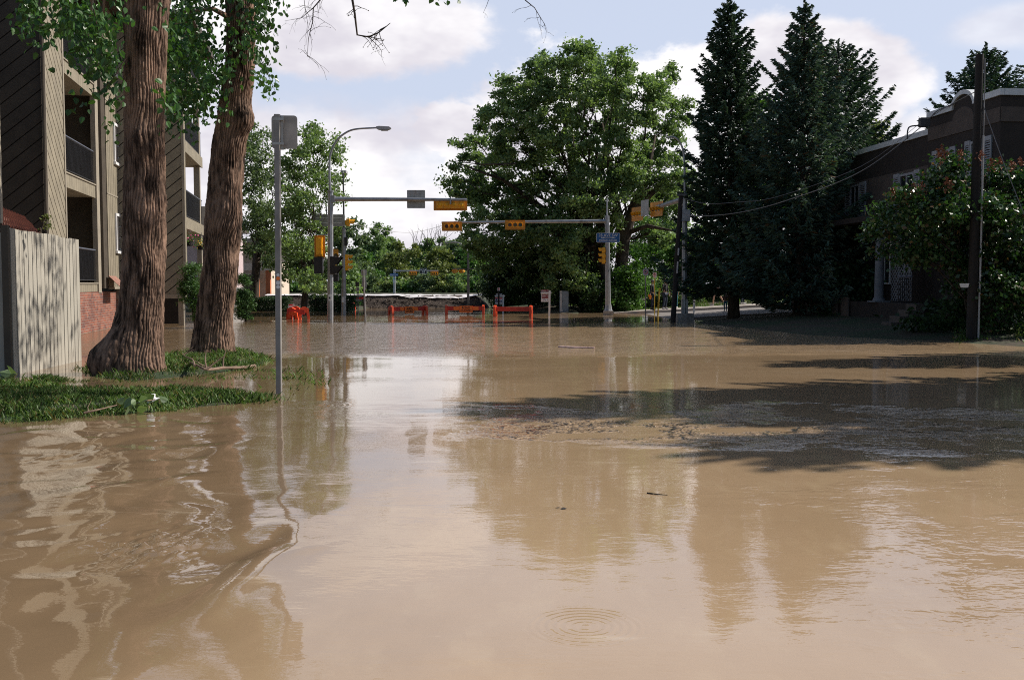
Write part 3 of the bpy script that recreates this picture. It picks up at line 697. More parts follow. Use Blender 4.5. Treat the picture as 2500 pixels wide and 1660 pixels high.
def shutter(fr, u0, u1, v0, v1, w):
    m = MB(); m.box(fr, u0, u0 + .05, v0, v1, w, w + .05); m.box(fr, u1 - .05, u1, v0, v1, w, w + .05); m.box(fr, u0 + .05, u1 - .05, v0, v0 + .09, w, w + .05); m.box(fr, u0 + .05, u1 - .05, v1 - .14, v1, w, w + .05)
    v = v0 + .1
    while v < v1 - .16:
        m.add([fr.p(u0 + .05, v, w + .045), fr.p(u1 - .05, v, w + .045), fr.p(u1 - .05, v + .055, w + .008), fr.p(u0 + .05, v + .055, w + .008), fr.p(u0 + .05, v + .012, w + .045), fr.p(u1 - .05, v + .012, w + .045)], [(0, 1, 2, 3), (4, 5, 1, 0), (4, 3, 2, 5)]); v += .075
    return m.build('shutter', M['shutter'], H, False)
for (a, b, c, d, v0, v1, w) in ((2269, 2281, 2311, 2325, 4.75, 6.2, .004), (2348, 2361, 2394, 2412, 4.75, 6.25, .004), (2171, 2185, 2220, 2234, 4.15, 5.72, -.085), (2055, 2067, 2089, 2104, 4.15, 5.72, -.085)):
    ua, ub, uc, ud = uH(a), uH(b), uH(c), uH(d)
    shutter(FH, ub + .02, ua, v0, v1, w); shutter(FH, ud, uc - .02, v0, v1, w)
    window(H, FH, uc, ub, v0, v1 - .05, w, .08, mat='shutter')
for (a, b, v0, v1) in ((2136, 2166, 1.6, 3.4), (2186, 2214, 1.7, 3.3)):
    window(H, FH, uH(b), uH(a), v0, v1, -.118, .06, mat='cap')
for u in (2.0, 5.2): window(H, FHc, u, u + 1.3, 4.4, 5.9, .004, .08, mat='shutter')
# porch: column, lattice, steps, rail
uc = uH(2222); pw = 1.2; M['porch_grey'] = pm('grey_porch_paint', (.15, .16, .18), .7, .1, 5)
m = MB(); m.box(FH, uB - 1.9, uE - 6, -.4, .95, -.11, pw + .2); m.build('porch_floor', M['house_dark'], H, False)
m = MB(); m.cyl(FH.p(uc, .96, pw), FH.p(uc, 3.9, pw), .17, .14, 16); m.cyl(FH.p(uc, .955, pw), FH.p(uc, 1.1, pw), .24, .2, 16); m.box(FH, uc - .3, uc + .3, .951, 1.0, pw - .3, pw + .3); m.build('porch_column', M['porch_grey'], H)
m = MB(); m.box(FH, uB - 1.9, uE - 6, 3.9, 4.1, -.08, pw + .3); m.build('porch_roof', M['house_dark'], H, False)
la0, la1 = uH(2282), uH(2230)
m = MB()
FL = Fr(FH.p(la0, 1.0, pw - .35), FH.eu, FH.ev, FH.ew); W_, H_ = la1 - la0, 2.9
for ang in (45, -45):
    c, s = math.cos(R(ang)), math.sin(R(ang)); k = -40
    while k < 40:
        q = clip_poly([(x * c - y * s, x * s + y * c) for x, y in ((-9, k * .13), (9, k * .13), (9, k * .13 + .045), (-9, k * .13 + .045))], W_, H_)
        if q: m.prism(FL, q, 0 if ang > 0 else .012, .01 if ang > 0 else .022)
        k += 1
m.build('lattice', M['porch_grey'], H, False)
m = MB()
for k in range(5): m.box(FH, uB - 2.6, uB - 1.9 + .0, -.3, .95 - k * .2, pw + .2 + k * .28, pw + .48 + k * .28)
m.build('porch_steps', M['house_tan'], H, False)
railing(H, FH, [(uH(2318), pw + .15), (uH(2284), pw + .15)], .95, .9, 'porch_railing', .035, .12)
m = MB(); m.box(FH, uH(2133), uH(2119), .35, 1.2, pw + .25, pw + .3); m.box(FH, uH(2162), uH(2142), .35, 1.1, pw + .25, pw + .29); m.build('basement_panel', M['house_tan'], H, False)
# ------------------------------------------------------------------ vegetation builders
def rand_rot(n, bias=None, bw=0.0):
    """random orthonormal frames (t, b, n), the normals leaning towards a bias direction"""
    nrm = np.random.normal(0, 1, (n, 3))
    if bias is not None: nrm = nrm / np.linalg.norm(nrm, axis=1, keepdims=True) + np.asarray(bias) * bw
    nrm /= np.linalg.norm(nrm, axis=1, keepdims=True)
    t = np.random.normal(0, 1, (n, 3)); t -= nrm * (t * nrm).sum(1, keepdims=True); t /= np.linalg.norm(t, axis=1, keepdims=True)
    return t, np.cross(nrm, t), nrm
def leaf_cards(P, ln, wd, bias=(0, 0, 1), bw=.6):
    """one small pointed leaf face per point"""
    P = np.asarray(P, float); n = len(P); t, b, nr = rand_rot(n, bias, bw); s = np.random.uniform(.65, 1.3, (n, 1))
    v = np.stack([P - t * ln * .5 * s, P + b * wd * .5 * s + nr * wd * .12 * s - t * ln * .08 * s, P + t * ln * .5 * s, P - b * wd * .5 * s + nr * wd * .12 * s - t * ln * .08 * s], 1).reshape(-1, 3)
    return v, np.arange(n * 4).reshape(n, 4)
def heart_leaves(P, ln, down=.7):
    """hanging heart shaped leaves, folded along the midrib: two quads each"""
    P = np.asarray(P, float); n = len(P)
    t = np.random.normal(0, 1, (n, 3)); t[:, 2] -= down * 2.2; t /= np.linalg.norm(t, axis=1, keepdims=True)
    b = np.random.normal(0, 1, (n, 3)); b -= t * (b * t).sum(1, keepdims=True); b /= np.linalg.norm(b, axis=1, keepdims=True); nr = np.cross(t, b)
    s = np.random.uniform(.6, 1.25, (n, 1)) * ln
    pts = [(0, 0, 0), (.34, .42, .10), (.72, .24, .06), (1.0, 0, -.06), (.72, -.24, .06), (.34, -.42, .10), (.02, .26, .06), (.02, -.26, .06)]
    v = np.stack([P + t * a * s + b * c * s + nr * d * s for a, c, d in pts], 1).reshape(-1, 3)
    i = np.arange(n)[:, None] * 8
    return v, np.concatenate([i + [0, 6, 1, 2], i + [0, 2, 3, 3], i + [0, 3, 4, 4], i + [0, 4, 5, 7]])
def fixquads(Fc):                        # from_pydata style degenerate quads -> keep as tris
    return Fc
def mesh_mixed(name, V, Fc):
    q = [tuple(f) if f[2] != f[3] else tuple(f[:3]) for f in Fc.tolist()]
    me = bpy.data.meshes.new(name); me.from_pydata([tuple(x) for x in V.tolist()], [], q); me.update(); return me
def curve3(a, b, bend, n=7):
    a, b = V3(a), V3(b); m = (a + b) / 2 + V3(bend); return [a * (1 - s) ** 2 + m * 2 * s * (1 - s) + b * s * s for s in [i / (n - 1) for i in range(n)]]
def wobble(pts, amp):
    return [pts[0]] + [p + V3(np.random.normal(0, amp, 3)) for p in pts[1:-1]] + [pts[-1]]

def broad_tree(name, label, cat, group, base, Y, lobes, leaf, trunk=None, leafn=160, clump=.42, lsize=(.17, .13), clumps_m=1.0, depth=None, bark='bark_dark', fork=.32, limb=True, hang=0.0, seed=1, stray=.05, parts=True):
    """lobes: (px, py, rx, ry) patches of crown in photo pixels, given real depth and thickness at distance Y"""
    np.random.seed(seed); random.seed(seed)
    k = ppm(Y); b0 = V3(base); t = thing(name, b0, label, cat, group)
    C, Rr = [], []
    for (px, py, rx, ry) in lobes:
        dy = np.random.uniform(-.5, .5) * (depth if depth is not None else 3.0)
        C.append(pt(px, py, Y + dy)); Rr.append((rx * k, (rx + ry) * .5 * k, ry * k))
    # clump centres, denser towards the outside of each patch
    clumps, owner = [], []
    for li, (c, r) in enumerate(zip(C, Rr)):
        n = max(3, int(clumps_m * 1.9 * (r[0] * r[1] * r[2]) ** (2 / 3.) / (clump ** 2)))
        d = np.random.normal(0, 1, (n, 3)); d /= np.linalg.norm(d, axis=1, keepdims=True)
        rad = np.random.uniform(.12, 1, (n, 1)) ** .42
        q = np.array(c) + d * rad * np.array(r); clumps.append(q); owner += [li] * n
    clumps = np.concatenate(clumps)
    keep = clumps[:, 2] > b0.z + .15; clumps = clumps[keep]; owner = np.array(owner)[keep]
    n = len(clumps); cnt = np.random.randint(int(leafn * .5), int(leafn * 1.5), n)
    idx = np.repeat(np.arange(n), cnt); m_ = len(idx)
    cs = np.random.uniform(.6, 1.35, n)[idx][:, None] * clump
    off = np.random.normal(0, 1, (m_, 3)) * cs * np.array([.62, .62, .42]); off[:, 2] -= hang * np.abs(np.random.normal(0, 1, m_)) * cs[:, 0]
    P = clumps[idx] + off
    P = P[P[:, 2] > b0.z + .05]
    Vv, Fc = leaf_cards(P, lsize[0], lsize[1]); link('crown' if parts else 'foliage', npmesh('crown', Vv, Fc), M[leaf], t, False)
    # trunk, limbs and branches
    mb = MB()
    top = np.mean([c.z for c in C]); r0 = trunk or .2
    fz = b0.z + (max(c.z for c in C) - b0.z) * fork
    cx = np.mean([c.x for c in C]); cyy = np.mean([c.y for c in C])
    fk = V3((b0.x + (cx - b0.x) * .35, b0.y + (cyy - b0.y) * .35, fz))
    mb.tube(wobble(curve3(b0 - V3((0, 0, .4)), fk, (random.uniform(-.2, .2), 0, 0), 8), r0 * .08), [r0 * (1.35 if i == 0 else 1.0 - .035 * i) for i in range(8)], 10)
    for li, (c, r) in enumerate(zip(C, Rr)):
        start = fk + V3((0, 0, random.uniform(-.25, .1) * (fz - b0.z))) * (1 if limb else .4)
        e = c + V3((0, 0, r[2] * .35)); limbp = wobble(curve3(start, e, V3((0, 0, (e - start).length * .16)), 9), .03 * (e - start).length)
        rl = r0 * random.uniform(.14, .26)
        mb.tube(limbp, [rl * (1 - .88 * (i / 8) ** .8) + .012 for i in range(9)], 6, False)
        own = np.where(owner == li)[0]; np.random.shuffle(own)
        for ci in own[:22]:
            q = V3(clumps[ci]); s = limbp[random.randint(3, 8)]
            if (q - s).length > (r[0] + r[2]) * 1.3: continue
            pts = wobble(curve3(s, q, V3((0, 0, (q - s).length * .1)), 5), .03 * (q - s).length)
            mb.tube(pts, [max(.008, rl * .3 * (1 - .8 * i / 4)) for i in range(5)], 4, False)
    mb.build('trunk' if parts else 'stems', M[bark], t, True, None)
    return t

def spruce(label, base, Hh, Rb, seed, mat='needles', bare=.12, droop=.24, dens=1.0, lean=(0, 0), whorl=.30, pw=.85, name='spruce_tree', onesided=None):
    np.random.seed(seed); random.seed(seed); b0 = V3(base); t = thing(name, b0, label, 'spruce', 'tall spruces on the right bank')
    tb = MB(); tb.tube([b0 + V3((lean[0] * s, lean[1] * s, Hh * s)) - V3((0, 0, .3 if s == 0 else 0)) for s in (0, .03, .3, .6, .85, 1.0)], [Hh * .024, Hh * .019, Hh * .014, Hh * .009, Hh * .004, .012], 9)
    spr, sdirs, slen = [], [], []
    z = Hh * bare
    while z < Hh * .985:
        f = 1 - z / Hh
        L0 = Rb * (f ** pw) * (1.0 if f < .9 else .92) + .10
        nb = 6 if f < .15 else 8
        a0 = random.uniform(0, 6.28)
        for k in range(nb):
            a = a0 + 2 * math.pi * k / nb + random.uniform(-.3, .3); L = L0 * random.choice([random.uniform(.55, .85), random.uniform(.75, 1.0), random.uniform(.9, 1.22)])
            if onesided is not None and L0 > .5: L *= 1.0 + .25 * math.cos(a - onesided)
            o = b0 + V3((lean[0] * z / Hh, lean[1] * z / Hh, z + random.uniform(-.1, .1)))
            up0 = .55 * (1 - f) ** 1.2 - droop * (f ** .6); d = V3((math.cos(a), math.sin(a), 0))
            n_ = 6; ss = [i / (n_ - 1) for i in range(n_)]
            bp = [o + d * (L * s) + V3((0, 0, L * (up0 * s + .33 * s * s * (f ** .5) - .10 * math.sin(s * 3.1)))) for s in ss]
            if L > .35: tb.tube(bp, [.010 + .028 * L / Rb * (1 - s) for s in ss], 4, False)
            m_ = max(6, int(L * 46 * dens)); s = np.random.uniform(.12, 1.0, m_) ** .8
            si = s * (n_ - 1); i0 = np.minimum(si.astype(int), n_ - 2); fr_ = (si - i0)[:, None]; bpn = np.array(bp)
            c = bpn[i0] * (1 - fr_) + bpn[i0 + 1] * fr_
            lat = np.random.uniform(-1, 1, m_) * (1.05 - s) * L * .42; side = np.array([-d.y, d.x, 0])
            c = c + side * lat[:, None]; c[:, 2] -= np.abs(lat) * .22 + np.random.uniform(0, .13, m_) * (f ** .4); c += np.array(d) * (np.abs(lat) * .35)[:, None]
            dr = np.array(d)[None, :] * np.random.uniform(.35, 1.0, (m_, 1)) + side[None, :] * (np.sign(lat)[:, None] * np.random.uniform(0, .9, (m_, 1))) + np.array([0, 0, 1.0])[None, :] * np.random.uniform(-.65, .35, (m_, 1))
            spr.append(c); sdirs.append(dr); slen.append(np.full(m_, .17 + .11 * f ** .5))
        z += whorl * (.55 + .6 * f) * random.uniform(.8, 1.2)
    # the leader
    m_ = 90; s = np.random.uniform(.93, 1.02, m_); c = np.array(b0) + np.stack([lean[0] * s, lean[1] * s, Hh * s], 1); a = np.random.uniform(0, 6.28, m_)
    spr.append(c); sdirs.append(np.stack([np.cos(a), np.sin(a), np.random.uniform(.3, 1.5, m_)], 1)); slen.append(np.full(m_, .16))
    c = np.concatenate(spr); d = np.concatenate(sdirs); ln = np.concatenate(slen) * np.random.uniform(.7, 1.35, len(c)); d /= np.linalg.norm(d, axis=1, keepdims=True)
    n = len(c); w = np.random.normal(0, 1, (n, 3)); w -= d * (w * d).sum(1, keepdims=True); w /= np.linalg.norm(w, axis=1, keepdims=True); wd = (.034 + .3 * 0) * np.random.uniform(.8, 1.3, (n, 1)); ln = ln[:, None]
    v = np.stack([c - d * ln * .5 - w * wd * .6, c - d * ln * .5 + w * wd * .6, c + d * ln * .15 + w * wd, c + d * ln * .55, c + d * ln * .15 - w * wd], 1).reshape(-1, 3)
    link('crown', npmesh('crown', v, np.arange(n * 5).reshape(n, 5)), M[mat], t, False)
    tb.build('trunk', M['bark_dark'], t, True, None)
    return t

# ------------------------------------------------------------------ the two thick cottonwoods
def bark_trunk(path, rads, seed, nseg=300, nring=380, burls=(), depth=.038, flare=None):
    """a furrowed trunk: ridges that fork and rejoin, knots and a root flare, all in the mesh"""
    path = [np.array(p, float) for p in path]; seg = np.array([np.linalg.norm(path[i + 1] - path[i]) for i in range(len(path) - 1)])
    cum = np.concatenate([[0], np.cumsum(seg)]); s = np.linspace(0, 1, nring) ** 1.15 * cum[-1]
    cx = [np.interp(s, cum, [p[k] for p in path]) for k in range(3)]
    ker = np.ones(25) / 25
    for k in range(2): cx[k] = np.convolve(np.pad(cx[k], 12, mode='edge'), ker, 'valid')
    r = np.interp(s, cum, rads)
    a = np.linspace(0, 2 * np.pi, nseg, endpoint=False); A_, S_ = np.meshgrid(a, s); Rg = r[:, None] * np.ones_like(A_)
    ca, sa = np.cos(A_), np.sin(A_); rm = float(np.mean(rads))
    # ridge field on the cylinder, seamless in angle
    X, Y_, Z = ca * rm, sa * rm, S_
    wv = (fbm(X * 2.2, Y_ * 2.2, Z * 1.1, seed, 3) - .5)
    ncell = 44
    u = A_ / (2 * np.pi) * ncell + wv * 3.4 + 1.5 * (fbm(X * 6, Y_ * 6, Z * 2.2, seed + 5, 2) - .5)
    tri = np.abs((u % 1.0) - .5) * 2                       # 1 on ridge edges, 0 mid
    rid = 1 - tri ** 3.5
    u2 = A_ / (2 * np.pi) * ncell * 2 + wv * 6 + 4; rid2 = 1 - (np.abs((u2 % 1.0) - .5) * 2) ** 2
    brk = fbm(X * 9, Y_ * 9, Z * 4.5, seed + 9, 3)
    h = depth * (rid * (.45 + 1.1 * brk) + .28 * rid2 * brk) + .02 * (fbm(X * 24, Y_ * 24, Z * 12, seed + 13, 2) - .5)
    big = .10 * rm * (fbm(ca * 1.4, sa * 1.4, Z * .7, seed + 17, 2) - .5) * 2
    crack = np.clip(1 - np.abs(((S_ * 4.6 + 2.6 * fbm(X * 5, Y_ * 5, Z * 2, seed + 21, 2) + .37 * np.floor(u)) % 1.0) - .5) * 9, 0, 1)   # plates broken across
    h = h - .016 * crack * brk - .03 * np.clip(fbm(X * 3.2, Y_ * 3.2, Z * 1.6, seed + 25, 3) - .58, 0, 1) * 4 * rid
    for (ba, bz, br, bh, ring) in burls:
        da = np.angle(np.exp(1j * (A_ - ba))) * rm; dd = np.sqrt(da ** 2 + ((S_ - bz) * .8) ** 2) / br
        big = big + bh * np.exp(-dd ** 2) - (ring * np.exp(-(dd / .42) ** 2) if ring else 0)
    rt = Rg + h + big
    if flare:
        fh, fa = flare; k = np.exp(-S_ / fh); rt = rt + fa * k * (.75 + .55 * np.cos(A_ * 5 + seed) * k + .35 * np.cos(A_ * 3 + 1.3 * seed))
    v = np.stack([cx[0][:, None] + rt * ca, cx[1][:, None] + rt * sa, cx[2][:, None] + 0 * ca], 2).reshape(-1, 3)
    i = (np.arange(nring - 1)[:, None] * nseg + np.arange(nseg)[None, :]); j = (np.arange(nring - 1)[:, None] * nseg + (np.arange(nseg)[None, :] + 1) % nseg)
    f = np.stack([i, j, j + nseg, i + nseg], 2).reshape(-1, 4); return npmesh('trunk', v, f)
def P3(px, py, Y): return tuple(pt(px, py, Y))
def hang_leaves(lobes, Y, dY, n_per, ln, seed, ex=()):
    np.random.seed(seed); P = []; tws = []; k = ppm(Y)
    for (px, py, rx, ry, dn) in lobes:
        n = int(n_per * dn * rx * ry * k * k)
        strands = max(2, n // 14)
        for _ in range(strands):
            a = np.random.uniform(0, 6.28); q = np.random.uniform(0, 1) ** .5
            y = Y + np.random.uniform(-dY, dY); p = np.array(pt(px + rx * q * math.cos(a), py + ry * q * math.sin(a), y))
            L = np.random.uniform(.3, .8); m_ = np.random.randint(9, 18); s = np.random.uniform(0, 1, m_)
            dr = np.array([np.random.normal(0, .35), np.random.normal(0, .35), -1.0])
            P.append(p + s[:, None] * dr * L + np.random.normal(0, .09, (m_, 3)))
            if len(tws) < 24 and random.random() < .06: tws.append(MB()); tws[-1].tube([V3(p) + V3((random.uniform(-.2, .2), random.uniform(-.2, .2), .35)), V3(p), V3(p + dr * L * .9)], [.012, .009, .004], 4, False)
    return np.concatenate(P), tws

def cottonwood(label, path, rads, seed, burls, flare, lobes, Y, dY, limbs, n_per):
    base = V3(path[0]); base.z = 0
    t = thing('cottonwood_tree', base, label, 'tree', 'thick cottonwoods on the grass island')
    link('trunk', bark_trunk(path, rads, seed, burls=burls, flare=flare), M['bark'], t, True, None)
    mb = MB()
    for pts, rr in limbs: mb.tube(wobble([V3(p) for p in pts], .03), rr, 12)
    mb.build('limbs', M['bark'], t, True, None)
    P, tws = hang_leaves(lobes, Y, dY, n_per, .13, seed + 3)
    v, f = heart_leaves(P, .122); link('crown', mesh_mixed('crown', v, f), M['leaf_near'], t, False)
    for tw in tws: tw.build('twig', M['bark_dark'], t, True, None)
    return t
Y1, Y2 = 17.9, 22.8
T1 = cottonwood('thick furrowed cottonwood trunk with a swollen base beside the plank fence',
    [(pt(338, 930, Y1).x, Y1, -.25), P3(336, 880, Y1), P3(345, 800, Y1), P3(352, 640, Y1), P3(353, 480, Y1), P3(352, 330, Y1), P3(352, 150, Y1), P3(356, 0, Y1), P3(362, -110, Y1)],
    [.47, .41, .35, .325, .315, .305, .315, .36, .41], 11, [(math.pi * 1.07, .55, .30, .27, 0), (math.pi * 1.25, .45, .28, .17, 0), (3.9, .9, .2, .1, 0), (3.1, 1.25, .16, .06, 0), (5.35, 4.35, .22, .10, .05), (5.2, 3.05, .35, .05, 0)], (.30, .13),
    [(235, 40, 60, 60, 1.3), (262, 130, 38, 60, 1.1), (280, 215, 22, 45, 1.1), (215, 90, 40, 50, .9), (140, -5, 100, 32, 1.3), (200, -130, 170, 80, .35), (350, -260, 330, 140, .12), (90, -330, 250, 200, .10), (300, -560, 400, 200, .07), (110, 15, 60, 25, .9), (225, 0, 80, 40, 1.0), (420, 40, 30, 80, .9), (405, 200, 24, 70, .9)], Y1, 1.6,
    [([P3(340, -60, Y1), P3(315, -220, Y1), P3(250, -420, Y1 - .6), P3(180, -700, Y1 - 1)], [.27, .24, .17, .07]), ([P3(378, -60, Y1), P3(410, -240, Y1 + .4), P3(480, -480, Y1 + .8), P3(520, -760, Y1 + 1)], [.25, .22, .16, .06]),
     ([P3(330, -200, Y1), P3(240, -150, Y1 - .8), P3(150, -90, Y1 - 1)], [.09, .06, .03]), ([P3(300, -110, Y1), P3(262, -40, Y1 - .3), P3(250, 70, Y1 - .3)], [.06, .035, .015])], 1250)
T2 = cottonwood('leaning cottonwood trunk, sunlit on its street side, nearest to the signpost',
    [(pt(515, 880, Y2).x, Y2, -.25), P3(517, 850, Y2), P3(526, 760, Y2), P3(538, 650, Y2), P3(547, 520, Y2), P3(552, 430, Y2), P3(566, 300, Y2), P3(586, 180, Y2), P3(588, 60, Y2), P3(580, -60, Y2)],
    [.45, .40, .365, .355, .35, .345, .315, .285, .27, .26], 29, [(5.9, 5.55, .26, .20, 0), (5.2, 3.35, .3, .09, .03), (5.3, 5.0, .2, .05, 0), (0.1, 4.4, .14, .05, 0)], (.35, .20),
    [(455, 60, 62, 90, 1.3), (485, 165, 60, 75, 1.3), (432, 235, 38, 55, 1.2), (510, 215, 36, 40, 1.0), (605, 55, 56, 80, 1.2), (632, 130, 36, 46, .9), (560, -50, 130, 60, .9), (500, -200, 260, 110, .18), (760, -330, 300, 150, .08), (560, -560, 420, 200, .06), (420, 120, 40, 70, 1.0), (540, 130, 40, 60, .8)], Y2, 1.4,
    [([P3(580, -50, Y2), P3(570, -200, Y2), P3(560, -420, Y2), P3(600, -700, Y2)], [.29, .25, .18, .07]), ([P3(578, -120, Y2), P3(650, -260, Y2 - .8), P3(760, -300, Y2 - 2), P3(865, -240, Y2 - 3.2), P3(1010, -190, Y2 - 4), P3(1180, -160, Y2 - 4.5)], [.17, .14, .11, .085, .06, .03]),
     ([P3(590, 60, Y2), P3(520, 20, Y2 - .6), P3(450, 30, Y2 - .9)], [.08, .05, .02]), ([P3(640, -250, Y2 - .8), P3(640, -120, Y2 - 1), P3(625, 0, Y2 - .9)], [.05, .03, .012])], 1200)
# bare hanging twigs at the top of the picture
def twiggy(mb, pts, r, n, seed, spread=.35):
    random.seed(seed); pts = [V3(p) for p in pts]; m_ = len(pts); mb.tube(pts, [r * (1 - .8 * i / (m_ - 1)) for i in range(m_)], 5, False)
    for _ in range(n):
        i = random.randint(1, m_ - 1); s = pts[i - 1].lerp(pts[i], random.random()); q = [s]; d = V3((random.uniform(-1, 1), random.uniform(-.6, .6), random.uniform(-1.1, .35))).normalized()
        L = random.uniform(.25, 1) * spread
        for k in range(4): d = (d + V3((random.uniform(-.45, .45), random.uniform(-.3, .3), random.uniform(-.5, .3)))).normalized(); q.append(q[-1] + d * L / 3)
        mb.tube(q, [r * .32, r * .26, r * .2, r * .16, r * .1], 4, False)
        mb.ball(q[-1], r * .36, nu=5, nv=4)
        if random.random() < .6:
            e = q[2]; d = V3((random.uniform(-1, 1), 0, random.uniform(-1, .2))).normalized(); mb.tube([e, e + d * L * .25, e + d * L * .45 + V3((0, 0, -.03))], [r * .2, r * .16, r * .1], 4, False); mb.ball(e + d * L * .45 + V3((0, 0, -.03)), r * .34, nu=5, nv=4)
Yb = 18.6
def bare(*a):
    mb = MB(); twiggy(mb, *a); mb.build('bare_branch', M['bark_dark'], T2, True, None)
bare([P3(865, -240, Yb + 1), P3(852, -90, Yb), P3(860, 0, Yb), P3(866, 35, Yb), P3(872, 86, Yb), P3(900, 91, Yb), P3(925, 80, Yb), P3(940, 68, Yb), P3(953, 57, Yb)], .030, 16, 5, .42)
bare([P3(872, 86, Yb), P3(900, 91, Yb), P3(925, 115, Yb), P3(933, 128, Yb)], .012, 5, 6, .3)
bare([P3(850, -120, Yb), P3(800, -20, Yb), P3(765, 20, Yb), P3(763, 55, Yb), P3(753, 95, Yb), P3(750, 140, Yb)], .017, 20, 8, .45)
bare([P3(800, -20, Yb), P3(742, -5, Yb), P3(745, 25, Yb), P3(752, 60, Yb)], .012, 12, 9, .4)
bare([P3(765, 20, Yb), P3(735, 45, Yb), P3(695, 52, Yb)], .009, 5, 10, .3)
bare([P3(1180, -160, Y2 - 4.5), P3(1240, -60, Yb), P3(1283, 2, Yb), P3(1305, 20, Yb), P3(1322, 48, Yb), P3(1330, 60, Yb)], .016, 12, 12, .4)
bare([P3(1240, -60, Yb), P3(1200, -20, Yb), P3(1188, 15, Yb), P3(1180, 32, Yb)], .009, 4, 13, .25)
mb = MB(); mb.tube(wobble([V3(P3(1180, -160, Y2 - 4.5)), V3((.9, 17.8, 8.8)), V3((2.0, 17.4, 9.3)), V3((3.4, 17.0, 9.6))], .02), [.05, .045, .035, .015], 6); mb.build('limb', M['bark_dark'], T2, True, None)
np.random.seed(14); Q = []
for (x, y, z, r, n) in ((.6, 21.0, 9.6, .8, 260), (-.4, 21.6, 10.4, .8, 240), (1.6, 17.6, 9.6, .7, 230), (2.6, 16.6, 9.2, .7, 260), (3.2, 17.8, 9.7, .8, 240), (2.2, 15.6, 9.4, .6, 170), (4.0, 16.4, 9.9, .8, 220), (.9, 19.4, 9.8, .6, 150), (3.4, 14.9, 9.3, .5, 110)):
    for _ in range(n // 14):
        c = np.array([x, y, z]) + np.random.normal(0, 1, 3) * [r, r, r * .35]; Q.append(c + np.random.normal(0, 1, (14, 3)) * [.14, .14, .16])
v, f = heart_leaves(np.concatenate(Q), .14); link('crown', mesh_mixed('crown', v, f), M['leaf_near'], T2, False)
np.random.seed(4); P = np.concatenate([np.random.normal(0, 1, (5, 3)) * [.10, .05, .05] + np.array(pt(982, -6, Yb)), np.random.normal(0, 1, (10, 3)) * [.14, .06, .05] + np.array(pt(1082, -4, Yb))])
v, f = heart_leaves(P, .12); link('leaf_cluster', mesh_mixed('leaf_cluster', v, f), M['leaf_near'], T2, False)

# ------------------------------------------------------------------ the big tree and its neighbours in the middle
YC = 58.5
def gb(px, py, Y): p = pt(px, py, Y); return (p.x, Y, max(0.0, p.z))
CEN = [(1400, 190, 85, 70), (1340, 170, 55, 45), (1490, 180, 70, 60), (1400, 135, 28, 34), (1518, 150, 22, 34), (1440, 125, 16, 26), (1285, 235, 80, 55), (1250, 205, 32, 24), (1220, 290, 60, 45), (1180, 300, 28, 20),
       (1330, 290, 90, 70), (1450, 280, 90, 75), (1560, 250, 80, 70), (1600, 210, 40, 38), (1630, 180, 20, 28), (1660, 270, 32, 50), (1610, 340, 65, 70), (1190, 380, 75, 55), (1130, 345, 30, 20), (1110, 400, 24, 16), (1270, 380, 90, 70), (1370, 390, 90, 75), (1490, 380, 95, 75),
       (1160, 460, 50, 45), (1140, 500, 26, 26), (1230, 480, 80, 60), (1330, 490, 90, 65), (1440, 480, 85, 60), (1550, 440, 80, 60), (1640, 430, 40, 60), (1180, 550, 60, 50), (1155, 590, 22, 36), (1260, 570, 75, 60), (1350, 590, 80, 60), (1440, 590, 40, 50), (1600, 500, 50, 40), (1290, 640, 80, 60), (1380, 660, 70, 60), (1200, 620, 50, 50), (1440, 660, 40, 60), (1320, 560, 80, 50), (1470, 560, 40, 60), (1660, 480, 40, 60), (1610, 580, 50, 40), (1130, 470, 40, 40), (1100, 450, 22, 26)]
cen = broad_tree('broad_tree', 'huge spreading green tree in the middle, its crown rising behind the blue avenue sign', 'tree', None, gb(1512, 762, YC), YC, CEN, 'leaf_mid', trunk=.42, leafn=100, clump=.35, lsize=(.18, .135), clumps_m=.95, depth=6.5, fork=.25, seed=21)
# its second dark stem and visible limbs
mb = MB()
mb.tube([V3(gb(1440, 762, 60)) - V3((0, 0, .3)), pt(1438, 700, 60), pt(1432, 600, 60), pt(1420, 500, 60), pt(1395, 380, 60), pt(1370, 250, 60)], [.62, .55, .5, .4, .24, .08], 10)
mb.tube([V3(gb(1512, 762, YC)) - V3((0, 0, .3)), pt(1514, 680, YC), pt(1522, 590, YC), pt(1545, 510, YC), pt(1580, 430, YC), pt(1600, 330, YC)], [.48, .40, .38, .3, .2, .06], 10)
mb.tube([pt(1522, 585, YC), pt(1505, 500, YC), pt(1490, 420, YC), pt(1470, 300, YC)], [.3, .24, .16, .05], 8)
mb.tube([pt(1545, 510, YC), pt(1600, 465, YC), pt(1650, 430, YC)], [.22, .16, .07], 8)
mb.tube([pt(1530, 570, YC), pt(1580, 552, YC - 1), pt(1650, 565, YC - 2)], [.16, .12, .04], 8)
mb.tube([pt(1432, 600, 60), pt(1340, 520, 59), pt(1230, 440, 58), pt(1120, 400, 57)], [.28, .18, .1, .03], 8)
mb.tube([pt(1425, 560, 60), pt(1460, 440, 59), pt(1500, 330, 58), pt(1515, 200, 58)], [.25, .18, .1, .03], 8)
mb.tube([pt(1260, 400, 54.5), pt(1180, 402, 54.0), pt(1120, 396, 54)], [.05, .035, .015], 6)
mb.build('limbs', M['bark_dark'], cen, True, None)
broad_tree('broad_tree', 'young rust tipped tree right of the big trunk, behind the parking signs', 'tree', None, gb(1600, 755, 64), 64, [(1590, 620, 75, 60), (1640, 660, 60, 60), (1560, 680, 50, 50), (1610, 560, 60, 40), (1690, 620, 60, 70)], 'leaf_green', trunk=.12, leafn=70, clump=.4, lsize=(.2, .15), clumps_m=.6, depth=2, seed=23)
